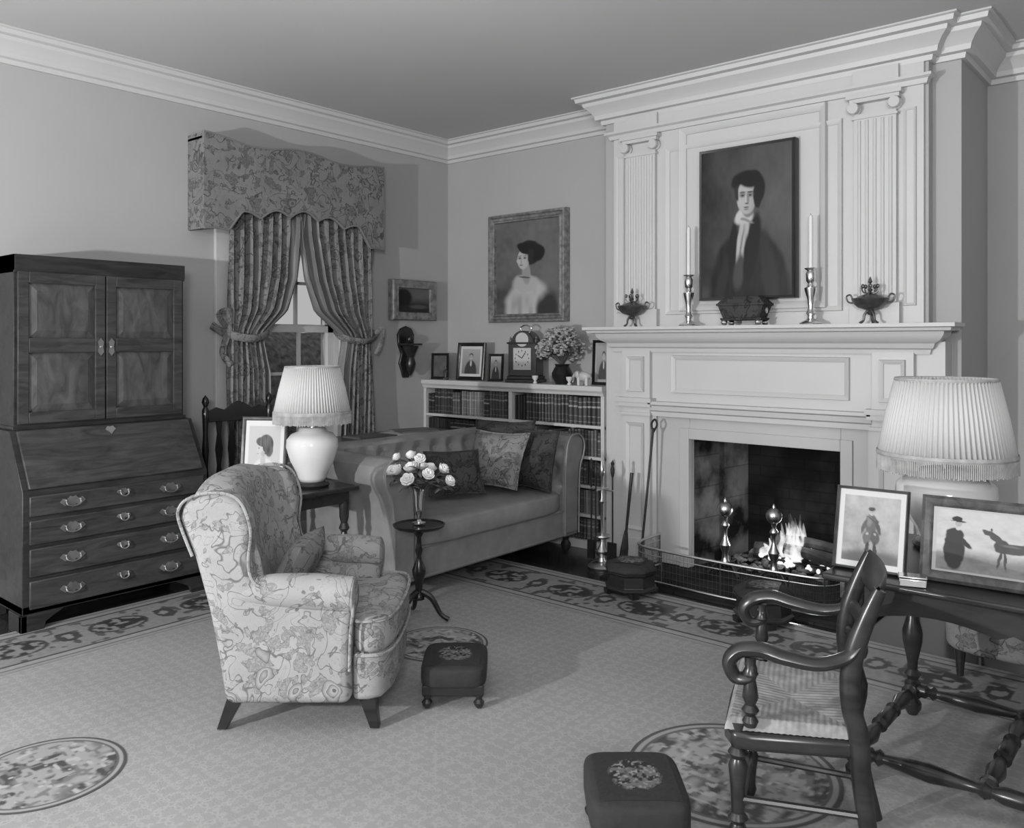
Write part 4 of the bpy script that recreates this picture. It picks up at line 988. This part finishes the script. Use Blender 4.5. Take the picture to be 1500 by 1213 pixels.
tz=.721
photoframe('framed_photo_of_a_soldier',(4.31,-2.335,tz),D(3),.235,.28,matte(soldier,.08,.46),M_pewter,.010,.25,(80,100))
photoframe('hunting_picture',(4.665,-2.30,tz),D(4),.40,.275,matte(hunt,.035,.34),M_fruit,.035,.25,(150,100))
g=G('cigarette_box',(4.47,-2.405,tz),rz=.3);g.add('box',[box(-.04,.04,-.026,.026,0,.025),box(-.042,.042,-.028,.028,.027,.033)],M_silver,bev=.003)
ot=G('upholstered_ottoman',(4.66,-.94,0.017))
ot.add('body',[ell((0,0,.22),.40,.26,.12,40,16,.3)],M_chin2,ang=80)
ot.add('legs',[lathe([(.014,0),(.024,.12)],10,(x,y,0)) for x in (-.33,.33) for y in (-.2,.2)],M_dark)
# ---------------------------------------------------------------- carpet
cp=G('carpet')
RX0,RX1,RY0,RY1=.50,6.9,-7.6,-.95
BW=.58
cp.add('field',box(RX0+.001,RX1,RY0,RY1-.001,.001,.013),M_rug,smooth=False)
def motif(u,v,k):
    e=min(v,BW-v)
    if e<.03: return .27
    if e<.042: return .06
    if e<.085: return .26+.05*vn(u*60,v*60)
    if e<.095: return .06
    per=.50;i=math.floor(u/per);a=(u-(i+.5)*per);b=v-BW/2
    d=math.hypot(a/.15,b/.115)
    n=vn(u*38+k,v*38)
    bg=.20+.06*vn(u*60,v*60)
    if d<1:
        if d>.86: return .06
        return lerp(.22,.035,cl01((n-.40)*8))
    d2=math.hypot((abs(a)-.25)/.055,b/.08)+.4*(n-.5)
    if d2<.45: return .25
    if d2<1: return .06
    if vn(u*26,v*26+9)>.72: return .09
    return bg
def strip(x0,x1,y0,y1,along,k):
    res=.0085
    nu=int((x1-x0)/res);nv=int((y1-y0)/res);V=[];C=[]
    for i in range(nu+1):
        for j in range(nv+1):
            x=lerp(x0,x1,i/nu);y=lerp(y0,y1,j/nv)
            C.append(motif(x,RY1-y,k) if along=='x' else motif(y,x-RX0,k))
            V.append((x,y,.0145))
    F=[(i*(nv+1)+j,(i+1)*(nv+1)+j,(i+1)*(nv+1)+j+1,i*(nv+1)+j+1) for i in range(nu) for j in range(nv)]
    return (V,F),C
q,c=strip(RX0+BW,6.0,RY1-BW,RY1,'x',3);cp.add('border_hearth',q,M_vc,cols=c)
q,c=strip(RX0,RX0+BW,-5.2,RY1-BW,'y',8);cp.add('border_left',q,M_vc,cols=c)
def medal(name,cx,cy,r):
    V=[];C=[];F=[]
    for ri in range(61):
        for k in range(150):
            rr=r*ri/60;a=2*pi*k/150;x=rr*math.cos(a);y=rr*math.sin(a);t=ri/60
            V.append((cx+x,cy+y,.0155))
            nn=vn(x*30+cx*7,y*30);n2=vn(x*60+5,y*60);n3=vn(x*14+2,y*14)
            if t>.955: c=.07
            elif t>.91: c=.28
            elif t>.88: c=.10
            else:
                c=lerp(.28,.06,cl01((nn-.46)*7)*cl01((n3-.3)*5));c=lerp(c,.15,cl01((n2-.6)*6));c=lerp(c,.36,cl01((vn(x*45,y*45+4)-.75)*9))
            C.append(c)
    for ri in range(60):
        for k in range(150):
            q=(k+1)%150;F.append((ri*150+k,ri*150+q,(ri+1)*150+q,(ri+1)*150+k))
    cp.add(name,(V,F),M_vc,cols=C)
medal('medallion_1',2.13,-4.12,.26);medal('medallion_2',3.93,-2.57,.36);medal('medallion_3',2.28,-2.36,.24)
# ================================================================ LIGHTS
def pt(name,loc,e,r=.1):
    l=bpy.data.lights.new(name,'POINT');l.energy=e;l.shadow_soft_size=r
    o=bpy.data.objects.new(name,l);o.location=loc;bpy.context.collection.objects.link(o);return o
def area(name,loc,e,sx,sy,tgt):
    l=bpy.data.lights.new(name,'AREA');l.energy=e;l.shape='RECTANGLE';l.size=sx;l.size_y=sy
    o=bpy.data.objects.new(name,l);o.location=loc
    o.rotation_euler=(Vector(tgt)-Vector(loc)).to_track_quat('-Z','Y').to_euler();bpy.context.collection.objects.link(o);return o
pt('flash_key',(2.45,-7.0,1.42),600,.05)
area('flash_fill',(6.3,-6.6,2.2),120,.8,.6,(3.2,-.6,1.2))
area('ceiling_bounce',(4.2,-4.6,2.3),75,3,3,(4.2,-4.4,3.2))
pt('fire_glow',(3.08,-.0,.34),4,.06)
W=bpy.data.worlds.new('sky');sc.world=W;W.use_nodes=True
W.node_tree.nodes['Background'].inputs[0].default_value=g4(.9);W.node_tree.nodes['Background'].inputs[1].default_value=.5
# ================================================================ CAMERA
cam=bpy.data.cameras.new('camera');co=bpy.data.objects.new('camera',cam);bpy.context.collection.objects.link(co)
co.location=(5.239,-5.284,1.5);co.rotation_euler=(pi/2,0,D(40.4))
cam.sensor_width=36;cam.lens=29.6;cam.shift_y=-106/1500;cam.clip_start=.05
sc.camera=co
try:
    sc.view_settings.view_transform='Standard';sc.view_settings.look='None'
except Exception: pass
